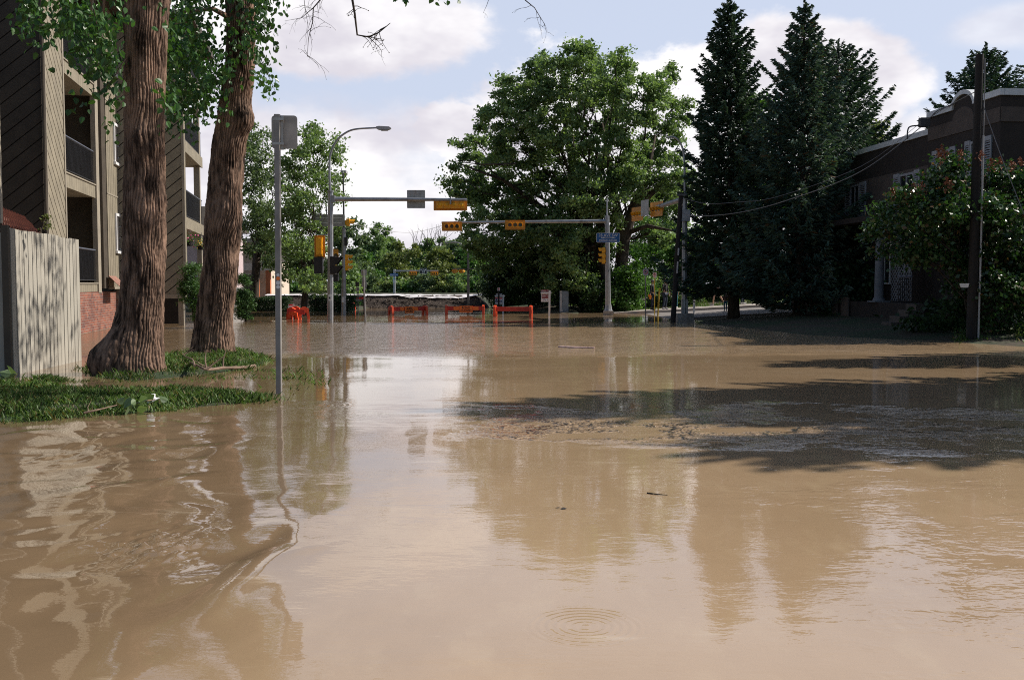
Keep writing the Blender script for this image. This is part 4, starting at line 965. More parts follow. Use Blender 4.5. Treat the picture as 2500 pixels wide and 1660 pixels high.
def shrub(label, px, py, Y, lobes, leaf, seed, group=None, leafn=95, clump=.36, ls=(.17, .125), cm=1.35, depth=2.2, name='shrub', cat='shrub'):
    return broad_tree(name, label, cat, group, gb(px, py, Y), Y, lobes, leaf, trunk=.05, leafn=leafn, clump=clump, lsize=ls, clumps_m=cm, depth=depth, fork=.12, seed=seed, parts=False)
SG = 'dark shrubs under the big tree'
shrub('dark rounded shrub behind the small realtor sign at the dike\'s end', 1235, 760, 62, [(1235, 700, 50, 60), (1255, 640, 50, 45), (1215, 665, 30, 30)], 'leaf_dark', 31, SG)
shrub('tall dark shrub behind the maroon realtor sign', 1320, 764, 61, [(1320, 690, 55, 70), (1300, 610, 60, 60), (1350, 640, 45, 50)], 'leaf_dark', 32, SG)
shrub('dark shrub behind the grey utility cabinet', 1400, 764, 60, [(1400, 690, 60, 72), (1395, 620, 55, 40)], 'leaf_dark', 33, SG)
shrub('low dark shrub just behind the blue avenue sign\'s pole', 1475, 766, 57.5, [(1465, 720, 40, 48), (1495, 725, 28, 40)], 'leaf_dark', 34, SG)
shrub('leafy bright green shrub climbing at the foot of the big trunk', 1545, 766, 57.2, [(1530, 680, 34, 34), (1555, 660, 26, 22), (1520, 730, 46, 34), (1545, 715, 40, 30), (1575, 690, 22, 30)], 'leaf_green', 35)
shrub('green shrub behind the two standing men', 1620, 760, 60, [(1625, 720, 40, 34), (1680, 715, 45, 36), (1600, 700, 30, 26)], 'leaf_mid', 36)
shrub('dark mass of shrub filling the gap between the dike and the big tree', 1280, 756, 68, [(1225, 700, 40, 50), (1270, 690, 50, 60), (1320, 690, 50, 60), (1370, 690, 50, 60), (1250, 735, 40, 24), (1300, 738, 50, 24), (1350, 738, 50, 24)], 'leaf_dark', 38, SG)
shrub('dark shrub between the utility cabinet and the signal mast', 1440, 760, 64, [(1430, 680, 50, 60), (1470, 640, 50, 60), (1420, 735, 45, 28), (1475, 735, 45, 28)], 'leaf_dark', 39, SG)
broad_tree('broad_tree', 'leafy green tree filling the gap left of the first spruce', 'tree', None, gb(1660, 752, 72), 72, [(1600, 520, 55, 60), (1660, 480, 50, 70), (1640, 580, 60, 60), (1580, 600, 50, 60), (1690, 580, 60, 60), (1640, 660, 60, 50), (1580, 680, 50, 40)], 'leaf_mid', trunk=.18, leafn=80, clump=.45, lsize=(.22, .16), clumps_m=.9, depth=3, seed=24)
shrub('black green shrub at the brown house\'s corner, under the spruce skirts', 2090, 800, 40, [(2060, 700, 50, 60), (2110, 690, 45, 60), (2150, 740, 40, 40), (2060, 770, 50, 26), (2120, 775, 50, 24), (2190, 780, 40, 18)], 'leaf_dark', 40, None)  # added dark foliage standing in for the black void before the house
shrub('added low dark shrub in front of the porch steps', 2270, 815, 31, [(2240, 790, 40, 22), (2290, 780, 50, 28), (2340, 770, 50, 40)], 'leaf_dark', 43, None)  # also added, keeping the foot of the house dark
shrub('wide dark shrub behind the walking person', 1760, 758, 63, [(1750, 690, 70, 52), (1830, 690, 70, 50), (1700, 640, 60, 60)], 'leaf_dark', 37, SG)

# ------------------------------------------------------------------ left of the road
broad_tree('maple_tree', 'dark leaning tree rising in front of the cream building', 'tree', None, gb(618, 762, 60), 60, [(640, 360, 55, 50), (610, 400, 42, 60), (680, 430, 60, 60), (620, 480, 50, 60), (660, 530, 65, 60), (605, 570, 42, 50), (690, 590, 60, 50), (640, 620, 50, 40), (615, 330, 26, 28), (730, 500, 40, 50)], 'leaf_grey', trunk=.3, leafn=80, clump=.4, lsize=(.17, .125), clumps_m=.8, depth=4, seed=41)
broad_tree('maple_tree', 'taller dark green tree with a bent pale trunk behind the toppled orange barricade', 'tree', None, gb(738, 775, 52), 52, [(775, 350, 50, 45), (760, 320, 30, 25), (730, 400, 55, 55), (800, 420, 42, 45), (770, 480, 55, 60), (700, 480, 50, 60), (720, 570, 65, 60), (790, 570, 50, 50), (760, 640, 70, 50), (695, 640, 45, 46), (740, 690, 55, 30), (820, 365, 22, 26), (825, 470, 24, 26)], 'leaf_mid', trunk=.2, leafn=82, clump=.36, lsize=(.165, .12), clumps_m=.9, depth=3.5, fork=.16, seed=42)
HG = 'clipped hedges along the flooded lawn'
def hedge(label, px0, px1, py0, Y, seed, thick=1.5):
    np.random.seed(seed); a, b = pt(px0, 760, Y), pt(px1, 760, Y); ht = pt(0, py0, Y).z
    t = thing('clipped_hedge', ((a.x + b.x) / 2, Y, 0), label, 'hedge', HG)
    n = int((b.x - a.x) * 3000 * (ht / 1.2)); P = np.random.uniform(0, 1, (n, 3))
    shell = np.random.randint(0, 4, n); P[shell == 0, 1] *= .12; P[shell == 1, 2] = 1 - P[shell == 1, 2] * .1
    Q = np.stack([a.x + P[:, 0] * (b.x - a.x), Y + P[:, 1] * thick, P[:, 2] * ht], 1) + np.random.normal(0, .05, (n, 3))
    Q += ((fbm(Q[:, 0] * 1.5, Q[:, 2] * 1.5, 0, seed, 2) - .5) * .35)[:, None] * np.array([0, -1, .5])
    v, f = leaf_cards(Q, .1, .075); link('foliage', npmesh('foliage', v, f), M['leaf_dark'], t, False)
    m = MB()
    for k in range(14): x = a.x + (b.x - a.x) * (k + .5) / 14; m.tube([(x, Y + thick / 2, -.2), (x + random.uniform(-.1, .1), Y + thick / 2, ht * .9)], [.03, .01], 5)
    m.build('stems', M['bark_dark'], t, True, None)
hedge('clipped dark hedge left of the toppled orange barricade', 612, 702, 728, 59, 51)
hedge('longer clipped hedge behind the left signal mast', 752, 862, 722, 57.5, 52)
shrub('bright green cedar bush just right of the leaning sunlit trunk', 600, 788, 43, [(598, 745, 16, 42), (590, 700, 16, 30), (606, 775, 20, 16), (585, 735, 14, 40)], 'leaf_cedar', 53, None, 170, .2, (.16, .035), 1.2, .5, 'cedar_bush', 'bush')
shrub('rusty green cedar bush under the far block, between the trunks', 470, 790, 36.5, [(470, 700, 24, 38), (488, 740, 24, 40), (455, 690, 20, 20), (475, 660, 16, 16)], 'leaf_cedar', 54, None, 170, .2, (.16, .035), 1.2, .5, 'cedar_bush', 'bush')
shrub('tangle of dry vine on the porch roof beside the downpipe', 100, 570, 24, [(97, 560, 7, 14), (110, 540, 4, 26), (85, 568, 8, 5)], 'leaf_olive', 55, None, 26, .12, (.07, .05), 1.0, .2, 'climbing_vine', 'vine')

# ------------------------------------------------------------------ trees beyond the dike
FT = 'trees beyond the dike'
FARS = [  # px, top py, half width, Y, leaf, label
 (850, 540, 55, 120, 'leaf_grey', 'grey green tree beyond the dike, just right of the second signal pole'),
 (925, 560, 62, 190, 'leaf_mid', 'tallest rounded tree on the skyline beyond the dike'),
 (895, 612, 46, 130, 'leaf_green', 'bright green tree beyond the dike, behind the leaning signpost'),
 (985, 598, 48, 175, 'leaf_olive', 'olive willow beyond the dike, left of the dark lane sign'),
 (1045, 575, 60, 200, 'leaf_mid', 'dark tree with bare top twigs beyond the dike'),
 (1070, 605, 52, 160, 'leaf_olive', 'pale olive willow beyond the dike, right of the dark lane sign'),
 (1012, 660, 44, 150, 'leaf_olive', 'short yellowish willow beyond the dike, under the far signal arm'),
 (1125, 590, 48, 165, 'leaf_grey', 'thin grey green tree beyond the dike, behind the far curved lamp'),
 (1160, 600, 50, 150, 'leaf_green', 'green tree beyond the dike, left of the big tree'),
 (955, 578, 58, 215, 'leaf_mid', 'mid green tree on the skyline left of the tree with bare twigs'),
 (1100, 588, 60, 225, 'leaf_grey', 'hazy grey green tree on the skyline right of the bare twigs'),
 (1000, 610, 60, 210, 'leaf_green', 'fresh green tree behind the olive willow left of the lane sign'),
 (1120, 680, 46, 130, 'leaf_olive', 'low pale willow just over the dike, beside the dark lamp post'),
 (940, 680, 50, 135, 'leaf_mid', 'low green tree just over the dike, behind the blue street plate'),
 (1190, 660, 46, 120, 'leaf_mid', 'dense green tree just over the dike\'s right end'),
 (835, 640, 44, 100, 'leaf_mid', 'dense green tree behind the second signal pole'),
 (760, 600, 60, 140, 'leaf_mid', 'tree mostly hidden behind the taller dark green tree'),
 (1700, 250, 75, 95, 'leaf_green', 'tall bright green tree showing between the two foremost spruces'),
 (2110, 310, 75, 75, 'leaf_olive', 'yellow green treetop above the brown house\'s lower roof'),
]
for i, (px, py, hw, Y, leaf, lab) in enumerate(FARS):
    rnd = random.Random(100 + i); base_py = 735; L = []
    hh = base_py - py
    if px == 1700: px = 1858
    if Y > 110: Y += 50
    rows = 4 if hh < 130 else 6
    for r_ in range(rows):
        f = r_ / (rows - 1); w = hw * (.35 + .75 * math.sin(math.pi * (.18 + .62 * f))); y = py + hh * (.10 + .88 * f)
        for q in range(2 if f < .2 else 3): L.append((px + w * rnd.uniform(-.62, .62), y + rnd.uniform(-.06, .06) * hh, w * rnd.uniform(.34, .52), hh * rnd.uniform(.09, .15)))
    sc_ = Y / 130.0
    broad_tree('broad_tree' if leaf != 'leaf_olive' else 'willow_tree', lab, 'tree', FT, (pt(px, 740, Y).x, Y, 0.2), Y, L, leaf, trunk=.18 * sc_ + .05, leafn=95, clump=.66 * sc_ ** .5, lsize=(.42 * sc_ ** .6, .30 * sc_ ** .6), clumps_m=.85, depth=5.0, fork=.25, hang=.5 if leaf == 'leaf_olive' else 0, seed=200 + i)
# undergrowth along the far side of the dike
UG = 'bushes just beyond the dike'; rnd = random.Random(5)
for i, px in enumerate(range(640, 1215, 36)):
    tp = 684 + rnd.uniform(-14, 10); lf = ('leaf_olive', 'leaf_mid', 'leaf_green', 'leaf_grey')[i % 4]
    shrub('%s bush in the row just beyond the dike, %s' % (('yellowish', 'deep green', 'fresh green', 'grey green')[i % 4], ('left of the mast poles', 'behind the left masts', 'behind the letter board', 'left of the far signal arm', 'under the far signal arm', 'right of the far lane sign', 'by the dark lamp post', 'at the dike\'s right end')[min(7, i // 2)]),
          px, 735, 158, [(px, tp + 26, 30, 24), (px + 8, tp + 6, 18, 16), (px - 12, tp + 40, 22, 18), (px + 14, tp + 44, 22, 16)], lf, 300 + i, UG, 80, .62, (.42, .3), 1.0, 3.0, 'shrub', 'bush')
# dead twigs over the dark far tree
dead = [o for o in COL.objects if o.get('label', '').startswith('dark tree with bare')][0]
mb = MB(); random.seed(77)
for k in range(26):
    x = random.uniform(1010, 1090); a = pt(x, 600, 200); d = V3((random.uniform(-.6, .6), 0, 1)).normalized(); q = [a]
    for j in range(4): d = (d + V3((random.uniform(-.4, .4), 0, random.uniform(-.2, .2)))).normalized(); q.append(q[-1] + d * random.uniform(.5, 1.3))
    mb.tube(q, [.07, .06, .05, .04, .02], 4, False)
mb.build('bare_twigs', M['bark_dark'], dead, True, None)

# ------------------------------------------------------------------ spruces and lilac on the right
def sp(px, pytop, Y, pyb, Rb, label, seed, **kw):
    b = pt(px, pyb, Y); h = float(ground_h(np.array([b.x]), np.array([Y]))[0]); h = max(h, 0); top = pt(px, pytop, Y)
    return spruce(label, (b.x, Y, h), top.z - h, Rb, seed, **kw)
S1 = sp(1792, 3, 44.3, 775, 3.3, 'tall dark spruce nearest the leaning utility pole, left of the pair', 61, mat='needles', bare=.115, dens=1.25, pw=.68, lean=(-.44, 0))
S2 = sp(1952, 5, 41.5, 775, 3.9, 'tall bluish spruce with a bare pointed tip, right of the pair', 62, mat='needles_blue', bare=.06, dens=1.1, pw=.80)
S3 = sp(2035, 110, 49, 775, 4.2, 'ragged spruce behind the bluish one, its long boughs reaching over the house', 63, mat='needles', bare=.05, dens=1.0, pw=.5, whorl=.36, droop=.05)
S4 = sp(2392, 118, 46, 700, 3.9, 'dark spruce rising behind the brown house\'s curved parapet', 64, mat='needles', bare=.15, dens=.9, pw=.62, droop=-.35)
# off to the right along the same bank: the trees whose shade lies on the near water
for i, (x, y, hgt, rb) in enumerate(((15.6, 16.9, 15.0, 3.2), (16.6, 15.3, 13.0, 2.0), (18.5, 23.2, 12.0, 2.8), (15.0, 12.9, 12.0, 2.7))):
    spruce(('spruce on the near right bank, straight across from the signpost', 'tallest spruce on the near right bank, behind the first', 'spruce on the near right bank beside the lilac', 'shortest spruce on the near right bank, closest to the street')[i], (x, y, 0.3), hgt, rb, 70 + i, bare=.10, dens=1.3, whorl=.34, pw=.5)
LL = [(2320, 420, 60, 40), (2290, 470, 70, 45), (2400, 440, 60, 40), (2480, 450, 70, 50), (2560, 470, 80, 60), (2200, 510, 60, 45), (2270, 540, 80, 55), (2370, 520, 80, 60), (2460, 540, 80, 60), (2190, 580, 65, 50), (2290, 620, 70, 45), (2390, 620, 80, 60), (2480, 640, 80, 70), (2550, 620, 80, 80), (2420, 700, 60, 60), (2490, 740, 60, 60), (2560, 730, 60, 70), (2150, 560, 40, 36), (2340, 395, 24, 20), (2250, 470, 60, 45), (2330, 570, 80, 60), (2420, 580, 80, 60), (2230, 600, 60, 45), (2350, 690, 60, 50), (2460, 800, 60, 30), (2540, 520, 60, 60)]
lil = broad_tree('lilac_bush', 'huge lilac bush with rusty spent blossoms in front of the brown house', 'bush', None, gb(2400, 815, 29), 29, LL, 'leaf_lilac', trunk=.1, leafn=110, clump=.33, lsize=(.125, .095), clumps_m=1.35, depth=2.4, fork=.1, seed=81, parts=False)
np.random.seed(82); P = []
for (px, py) in ((2298, 385), (2305, 400), (2290, 395), (2345, 395), (2395, 400), (2420, 420), (2440, 415), (2490, 415), (2310, 465), (2320, 470), (2230, 480), (2250, 478), (2215, 500), (2470, 425), (2180, 490)):
    c = np.array(pt(px, py - 6, 27.7)); n = 60; q = np.random.uniform(0, 1, (n, 1)); P.append(c + np.random.normal(0, 1, (n, 3)) * (.075 * (1.15 - q)) + q * np.array([0, 0, .28]))
v, f = leaf_cards(np.concatenate(P), .06, .05); link('spent_blossoms', npmesh('spent_blossoms', v, f), pm('rusty_blossom', (.27, .10, .05), .8, .35, 12), lil, False)

# ------------------------------------------------------------------ grass
def blades(name, polys, n, hmin, hmax, seed, inset=-.12, wd=.006, sparse=None):
    np.random.seed(seed); P = []
    for poly, k in polys:
        a = np.array(poly); lo, hi = a.min(0) - .3, a.max(0) + .3; lo[0] = max(lo[0], -12)
        q = np.random.uniform(lo, hi, (int(n * k), 2)); d = poly_sd(q[:, 0], q[:, 1], poly)
        nz = fbm(q[:, 0] * 1.1, q[:, 1] * 1.1, 0, seed, 3); keep = (d > inset) & (np.random.uniform(0, 1, len(q)) < np.clip((d - inset) / .45, .05, 1) * np.clip((nz - .36) * 5.5, .05, 1)); P.append(q[keep])
    P = np.concatenate(P); n = len(P); z = ground_h(P[:, 0], P[:, 1]); z = np.maximum(z, -.06)
    nz = fbm(P[:, 0] * 2.2, P[:, 1] * 2.2, 0, seed + 2, 2); h = (hmin + (hmax - hmin) * np.random.uniform(0, 1, n) ** 2.2) * (.3 + 1.4 * nz)
    a = np.random.uniform(0, 6.28, n); lean = np.random.uniform(.15, 1.0, n) * h; w = wd * np.random.uniform(.7, 1.5, n)
    b0 = np.stack([P[:, 0], P[:, 1], z - .01], 1); side = np.stack([-np.sin(a), np.cos(a), 0 * a], 1) * w[:, None]; dr = np.stack([np.cos(a), np.sin(a), 0 * a], 1)
    mid = b0 + dr * (lean * .35)[:, None] + np.array([0, 0, 1]) * (h * .62)[:, None]; tip = b0 + dr * lean[:, None] + np.array([0, 0, 1]) * h[:, None]
    v = np.stack([b0 - side, b0 + side, mid + side * .8, tip, mid - side * .8], 1).reshape(-1, 3)
    return tag(link(name, npmesh(name, v, np.arange(n * 5).reshape(n, 5)), M['grass'], None, False), 'wet green grass standing out of the flood on the left verge', 'grass', kind='stuff')
DROWN = G2([(400, 930), (560, 905), (700, 895), (770, 900), (780, 940), (700, 962), (560, 952), (400, 945)]); DROWN2 = G2([(560, 784), (690, 782), (690, 790), (560, 792)])
g1 = blades('grass', [(VERGE, 1.3), (ISLE, .62), (PATCH, .45), (DROWN, .12)], 90000, .02, .115, 91, -.26)
MOUND = G2([(2330, 840), (2420, 836), (2560, 846), (2560, 815), (2440, 812), (2330, 822)]); BANK = [(6.5, 57.0), (40, 57.0), (40, 66), (2, 66), (4.5, 57.3)]
g2 = blades('grass', [(MOUND, .25), (BANK, 1.2)], 60000, .05, .14, 92, wd=.016); g2['label'] = 'lit lawn grass on the right bank behind the pavement and by the lilac'
# ------------------------------------------------------------------ small plants and things near the buildings
FBG = flower_basket
flower_basket(463, 590, 40.0, 'hanging basket of pink flowers at the far block\'s wall edge', M['flower'])
flower_basket(492, 600, 42.0, 'hanging basket of yellow flowers beside the leaning trunk', pm('flower_yellow', (.6, .4, .06), .7, .3, 20))

# ------------------------------------------------------------------ traffic signals and signs
def ring_visor(mb, fr, u, v, r, w0, L):
    """open cap visor: the upper two thirds of a short tube"""
    P, fs = [], []; n = 12
    for i in range(n + 1):
        a = R(-25 + 230 * i / n); c, s = math.cos(a), math.sin(a)
        for (rr, w) in ((r, w0), (r, w0 + L * (.75 + .25 * max(0, s))), (r - .012, w0 + L * (.75 + .25 * max(0, s))), (r - .012, w0)): P.append(fr.p(u + rr * c, v + rr * s, w))
    for i in range(n):
        a, b = 4 * i, 4 * i + 4; fs += [(a + k, b + k, b + (k + 1) % 4, a + (k + 1) % 4) for k in range(4)]
    mb.add(P, fs)
def signal_head(parent, c, facing, n=3, vertical=False, lens=.2, back=True, bw=None, bh=None, order=('red', 'amber', 'green'), visor=.16, rb=None):
    fr = face_frame(c, facing); pit = lens * 1.28
    du, dv = (0, -pit) if vertical else (pit, 0)
    mb = MB(); pos = [((i - (n - 1) / 2) * du, (i - (n - 1) / 2) * dv) for i in range(n)]
    for (u, v) in pos:
        h = pit * .49; mb.rrect(fr, u - h, u + h, v - h, v + h, -.13, .03, .03); mb.ball(fr.p(u, v, -.13), lens * .46, lens * .46, lens * .46)
        ring_visor(mb, fr, u, v, lens * .52, .03, visor)
    for (u, v), (u2, v2) in zip(pos, pos[1:]): mb.box(fr, min(u, u2) - (.05 if vertical else 0), max(u, u2) + (.05 if vertical else 0), min(v, v2) - (0 if vertical else .05), max(v, v2) + (0 if vertical else .05), -.155, -.1305)
    s = mb.build('signal_head', M['signal_yellow'], parent, True, 35)
    for i, (u, v) in enumerate(pos):
        m = MB(); m.disc(fr, u, v, lens * .46, .031, .05); m.build('lens', M['lens_' + order[i % len(order)]], s, False)
    if back:
        W = bw or (abs(du) * (n - 1) + pit + .28); H_ = bh or (abs(dv) * (n - 1) + pit + .28)
        m = MB(); m.rrect(fr, -W / 2, W / 2, -H_ / 2, H_ / 2, -.012, .012, .04); m.build('backboard', M['backboard'], s, False)
    return s
def plate(parent, name, fr, u0, u1, v0, v1, w, mat, r=.03, th=.006):
    m = MB(); m.rrect(fr, u0, u1, v0, v1, w, w + th, r); return m.build(name, M[mat], parent, False)
def lettering(parent, txt, fr, u, v, size, w, mat, width=None): return text_mb(txt, fr, u, v, size, w, width).build('lettering', M[mat], parent, False)
def marks(parent, fr, u0, u1, v0, v1, w, mat, seed):
    """a line of lettering too blurred to read in the photograph: short upright strokes"""
    rnd = random.Random(seed); m = MB(); u = u0; h = v1 - v0
    while u < u1 - h * .3:
        cw = h * rnd.uniform(.35, .7); m.box(fr, u, u + h * .14, v0, v1, w, w + .003)
        if rnd.random() < .7: m.box(fr, u + h * .14, min(u1, u + cw), rnd.choice((v0, (v0 + v1) / 2 - h * .07)), 0, w, w + .003) if False else m.box(fr, u + h * .14, min(u1, u + cw), v1 - h * .16, v1, w, w + .003)
        if rnd.random() < .6: m.box(fr, u + h * .14, min(u1, u + cw), v0 + h * .4, v0 + h * .55, w, w + .003)
        u += cw + h * (.16 if rnd.random() < .85 else .5)
    return m.build('lettering', M[mat], parent, False)
def pole_part(parent, p0, p1, r0, r1, mat='galv', name='pole', n=8): return MB().tube([p0, p1], [r0, r1], n).build(name, M[mat], parent)
def luminaire(parent, p, d, s=1.0):
    d = V3(d).normalized(); up = V3((0, 0, 1)); fr = Fr(p, d, up, d.cross(up)); m = MB()
    m.prism(fr, [(0, -.05 * s), (.12 * s, -.11 * s), (.72 * s, -.10 * s), (.8 * s, -.02 * s), (.7 * s, .05 * s), (.15 * s, .08 * s), (0, .05 * s)], -.14 * s, .14 * s); l = m.build('luminaire', M['luminaire'], parent)
    m = MB(); m.prism(fr, [(.2 * s, -.115 * s), (.66 * s, -.107 * s), (.6 * s, -.16 * s), (.26 * s, -.16 * s)], -.11 * s, .11 * s); m.build('lamp_glass', M['sign_back'], l); return l
CAMW = (0, -1)

# signpost in front
Yp = gp(681, 961).y; b = gp(681, 961); top = pt(676.5, 280, Yp)
SP = thing('signpost', b, 'slim grey signpost with the back of one road sign, nearest in the flood', 'signpost')
fr = face_frame(b, (0.06, -1)); ax = Fr(b, fr.eu, (top - b), fr.ew); hl = (top - b).length
m = MB(); wv = .043
m.prism(Fr(b, fr.eu, fr.ew, ax.ev), [(-wv, -.03), (-.012, -.03), (-.012, -.022), (.012, -.022), (.012, -.03), (wv, -.03), (wv, .012), (wv * .8, .04), (-wv * .8, .04), (-wv, .012)], -.5, hl); m.build('post', M['post_grey'], SP)
k = ppm(Yp); sb = plate(SP, 'sign_plate', ax, (662 - 677) * k, (724 - 677) * k, hl - 81 * k, hl - 1 * k, -.052, 'sheen', .05, .005)
m = MB(); m.box(ax, .046, .085, hl - .5, hl - .02, -.046, -.015)
for v in (hl - .07, hl - .42): m.box(ax, -.06, .10, v - .018, v + .018, .04, .046); m.ball(ax.p(.066, v, -.01), .016)
m.build('bracket', M['sign_back'], SP, False)
for (v, mt, r) in ((.0, 'sign_white', .03), (.065, 'barr_sign', .026), (-.06, 'sign_white', .026), (.115, 'sign_white', .022)):
    m = MB(); z = (961 - 690) * k + v; m.disc(ax, .004, z, r, .0405, .043); m.build('sticker', M[mt], SP, False)

# left mast
YL = gp(806, 783).y; b = gp(806, 783); kL = ppm(YL)
ML = thing('traffic_signal_mast', b, 'left steel signal mast with a curved street lamp and four light signal', 'traffic light', 'signal masts at the flooded crossing')
pole_part(ML, b - V3((0, 0, .6)), pt(807, 468, YL), .135, .115)
m = MB(); m.tube([pt(807, 469, YL), pt(807, 466, YL)], [.15, .15], 8); m.build('pole_cap', M['galv'], ML)
lp = [pt(806, 468, YL), pt(804.5, 400, YL), pt(809, 370, YL), pt(822, 344, YL), pt(842, 326, YL), pt(868, 316, YL), pt(920, 312.5, YL)]
def smooth(pts, n=6):
    pts = [V3(p) for p in pts]; o = []
    for i in range(len(pts) - 1):
        p0, p1, p2, p3 = pts[max(i - 1, 0)], pts[i], pts[i + 1], pts[min(i + 2, len(pts) - 1)]
        for j in range(n):
            s = j / n; o.append(.5 * ((2 * p1) + (p2 - p0) * s + (2 * p0 - 5 * p1 + 4 * p2 - p3) * s * s + (3 * p1 - p0 - 3 * p2 + p3) * s ** 3))
    return o + [pts[-1]]
lps = smooth(lp); MB().tube(lps, [.055 - .02 * i / len(lps) for i in range(len(lps))], 8).build('lamp_arm', M['galv'], ML)
luminaire(ML, pt(919, 312.5, YL), (1, 0, 0), .8)
pole_part(ML, pt(814, 486.5, YL), pt(1140, 488, YL), .105, .062, name='mast_arm', n=10)
m = MB(); m.box(face_frame(pt(815, 486.5, YL), CAMW), -.09, .06, -.15, .15, -.13, .13); m.build('flange', M['galv'], ML, False)
fb = face_frame(pt(1015, 486, YL), CAMW); h = 22 * kL
sb = plate(ML, 'lane_sign', fb, -22 * kL, 22 * kL, -h, h, -.14, 'sign_back', .03)
m = MB(); m.box(fb, -13.5 * kL, -12 * kL, -h * .8, h * .8, -.1339, -.122); m.box(fb, 12 * kL, 13.5 * kL, -h * .8, h * .8, -.1339, -.122); m.build('bracket', M['sign_back'], sb, False)
c = pt(1099, 500, YL) + V3((0, .18, 0)); signal_head(ML, c, (0, 1), 4, False, .24, True, 82 * kL, 27 * kL, ('red', 'amber', 'green', 'green'))
m = MB(); m.box(face_frame(pt(1100, 488, YL), CAMW), -.03, .03, -.2, .12, -.1, .09); m.build('clamp', M['galv'], ML, False)
c = pt(778.5, 602.5, YL); s = signal_head(ML, c + V3((0, .2, 0)), (0, 1), 3, True, .22, False); 
m = MB(); fq = face_frame(c + V3((0, .2, 0)), (0, 1)); m.rrect(fq, -13 * kL, 13 * kL, -27.5 * kL, 27.5 * kL, -.0125, .0125, .04); m.build('backboard', M['backboard'], s, False)
m = MB(); m.rrect(face_frame(c + V3((0, 0, 0)), CAMW), -5.5 * kL, 5.5 * kL, -20 * kL, 20 * kL, -.2, .14, .03); m.build('housing', M['signal_yellow'], s, False)
m = MB()
for py in (574, 632): m.tube([pt(779, py, YL), pt(808, py, YL)], .018, 6)
m.build('signal_bracket', M['galv'], ML)
def ped_head(parent, c, facing, w=.36, h=.72):
    fr = face_frame(c, facing); m = MB(); m.rrect(fr, -w / 2, w / 2, -h / 2, h / 2, -.14, .08, .03); p = m.build('pedestrian_signal', M['signal_black'], parent, False)
    m = MB()
    for v in (h * .25, -h * .25):
        for sgn in (-1, 1): m.prism(Fr(fr.p(sgn * w * .47, v, .08), fr.ew, fr.ev, fr.eu), [(0, h * .21), (.30, h * .21), (.05, -h * .21), (0, -h * .21)], -.008, .008)
        m.box(fr, -w * .47, w * .47, v + h * .2, v + h * .22, .081, .38)
    m.build('visor', M['signal_black'], p, False)
    m = MB(); m.rrect(fr, -w * .4, w * .4, -h * .42, h * .42, .0805, .086, .02); m.build('lens', M['lens_amber'], p, False)
ped_head(ML, pt(778, 648, YL), (0, 1)); ped_head(ML, pt(816, 648, YL), (1, -.12), .34, .78)
m = MB(); m.rrect(face_frame(pt(806.5, 727, YL) + V3((0, -.14, 0)), CAMW), -.055, .055, -.14, .14, -.02, .01, .01); bx = m.build('push_button_plate', M['sign_white'], ML, False)
m = MB(); m.box(face_frame(pt(806.5, 727, YL) + V3((0, -.14, 0)), CAMW), -.035, .035, -.05, .04, .0105, .014); m.build('symbol', M['sign_black'], bx, False)

# second pole behind it
Yq = gp(839, 769).y; b = gp(839, 769); kq = ppm(Yq)
MQ = thing('traffic_signal_mast', b, 'slimmer steel signal pole right behind the left mast, with signals turned to the right', 'traffic light', 'signal masts at the flooded crossing')
pole_part(MQ, b - V3((0, 0, .6)), pt(839.5, 556, Yq), .125, .11); pole_part(MQ, pt(839.5, 556, Yq), pt(838, 425, Yq), .05, .04, 'steel_dark', 'lamp_arm')
m = MB(); m.tube([pt(838, 425, Yq), pt(838, 423, Yq + .8), pt(838, 419, Yq + 2.2)], .04, 6); m.build('lamp_arm', M['steel_dark'], MQ); luminaire(MQ, pt(838, 419, Yq + 2.2), (0, 1, 0))
fb = face_frame(pt(804.5, 539, Yq) + V3((0, -.16, 0)), CAMW)
sb = plate(MQ, 'street_plate', fb, -38.5 * kq, 38.5 * kq, -14.5 * kq, 14.5 * kq, 0, 'sign_back', .03)
m = MB()
for v in (-6 * kq, 6 * kq): m.box(fb, -31 * kq, 31 * kq, v - .012, v + .012, .0065, .02)
m.build('bracket', M['sign_white'], sb, False)
c = pt(840, 543, Yq) + V3((.25, .1, 0)); signal_head(MQ, c, (1, .05), 1, False, .3, False, visor=.28)
signal_head(MQ, pt(844, 641, Yq) + V3((.1, .05, 0)), (1, -.06), 3, True, .22, False, visor=.24)
m = MB(); m.box(face_frame(pt(841.5, 590, Yq) + V3((0, -.1, 0)), CAMW), .02, .16, -.22, .22, -.05, .05); m.build('control_box', M['signal_black'], MQ, False)
signal_head(MQ, pt(820, 625, Yq) + V3((0, -.15, 0)), (.35, -1), 1, True, .26, True, .32, .7, ('amber',)); ped_head(MQ, pt(819, 672, Yq), (0, 1), .3, .65)
m = MB(); m.tube([pt(820, 616, Yq), pt(838, 616, Yq)], .018, 6); m.tube([pt(820, 660, Yq), pt(838, 660, Yq)], .018, 6); m.build('signal_bracket', M['galv'], MQ)
m = MB(); m.rrect(face_frame(pt(838, 732, Yq) + V3((0, -.14, 0)), CAMW), -.055, .055, -.14, .14, -.02, .01, .01); m.build('push_button_plate', M['sign_white'], MQ, False)

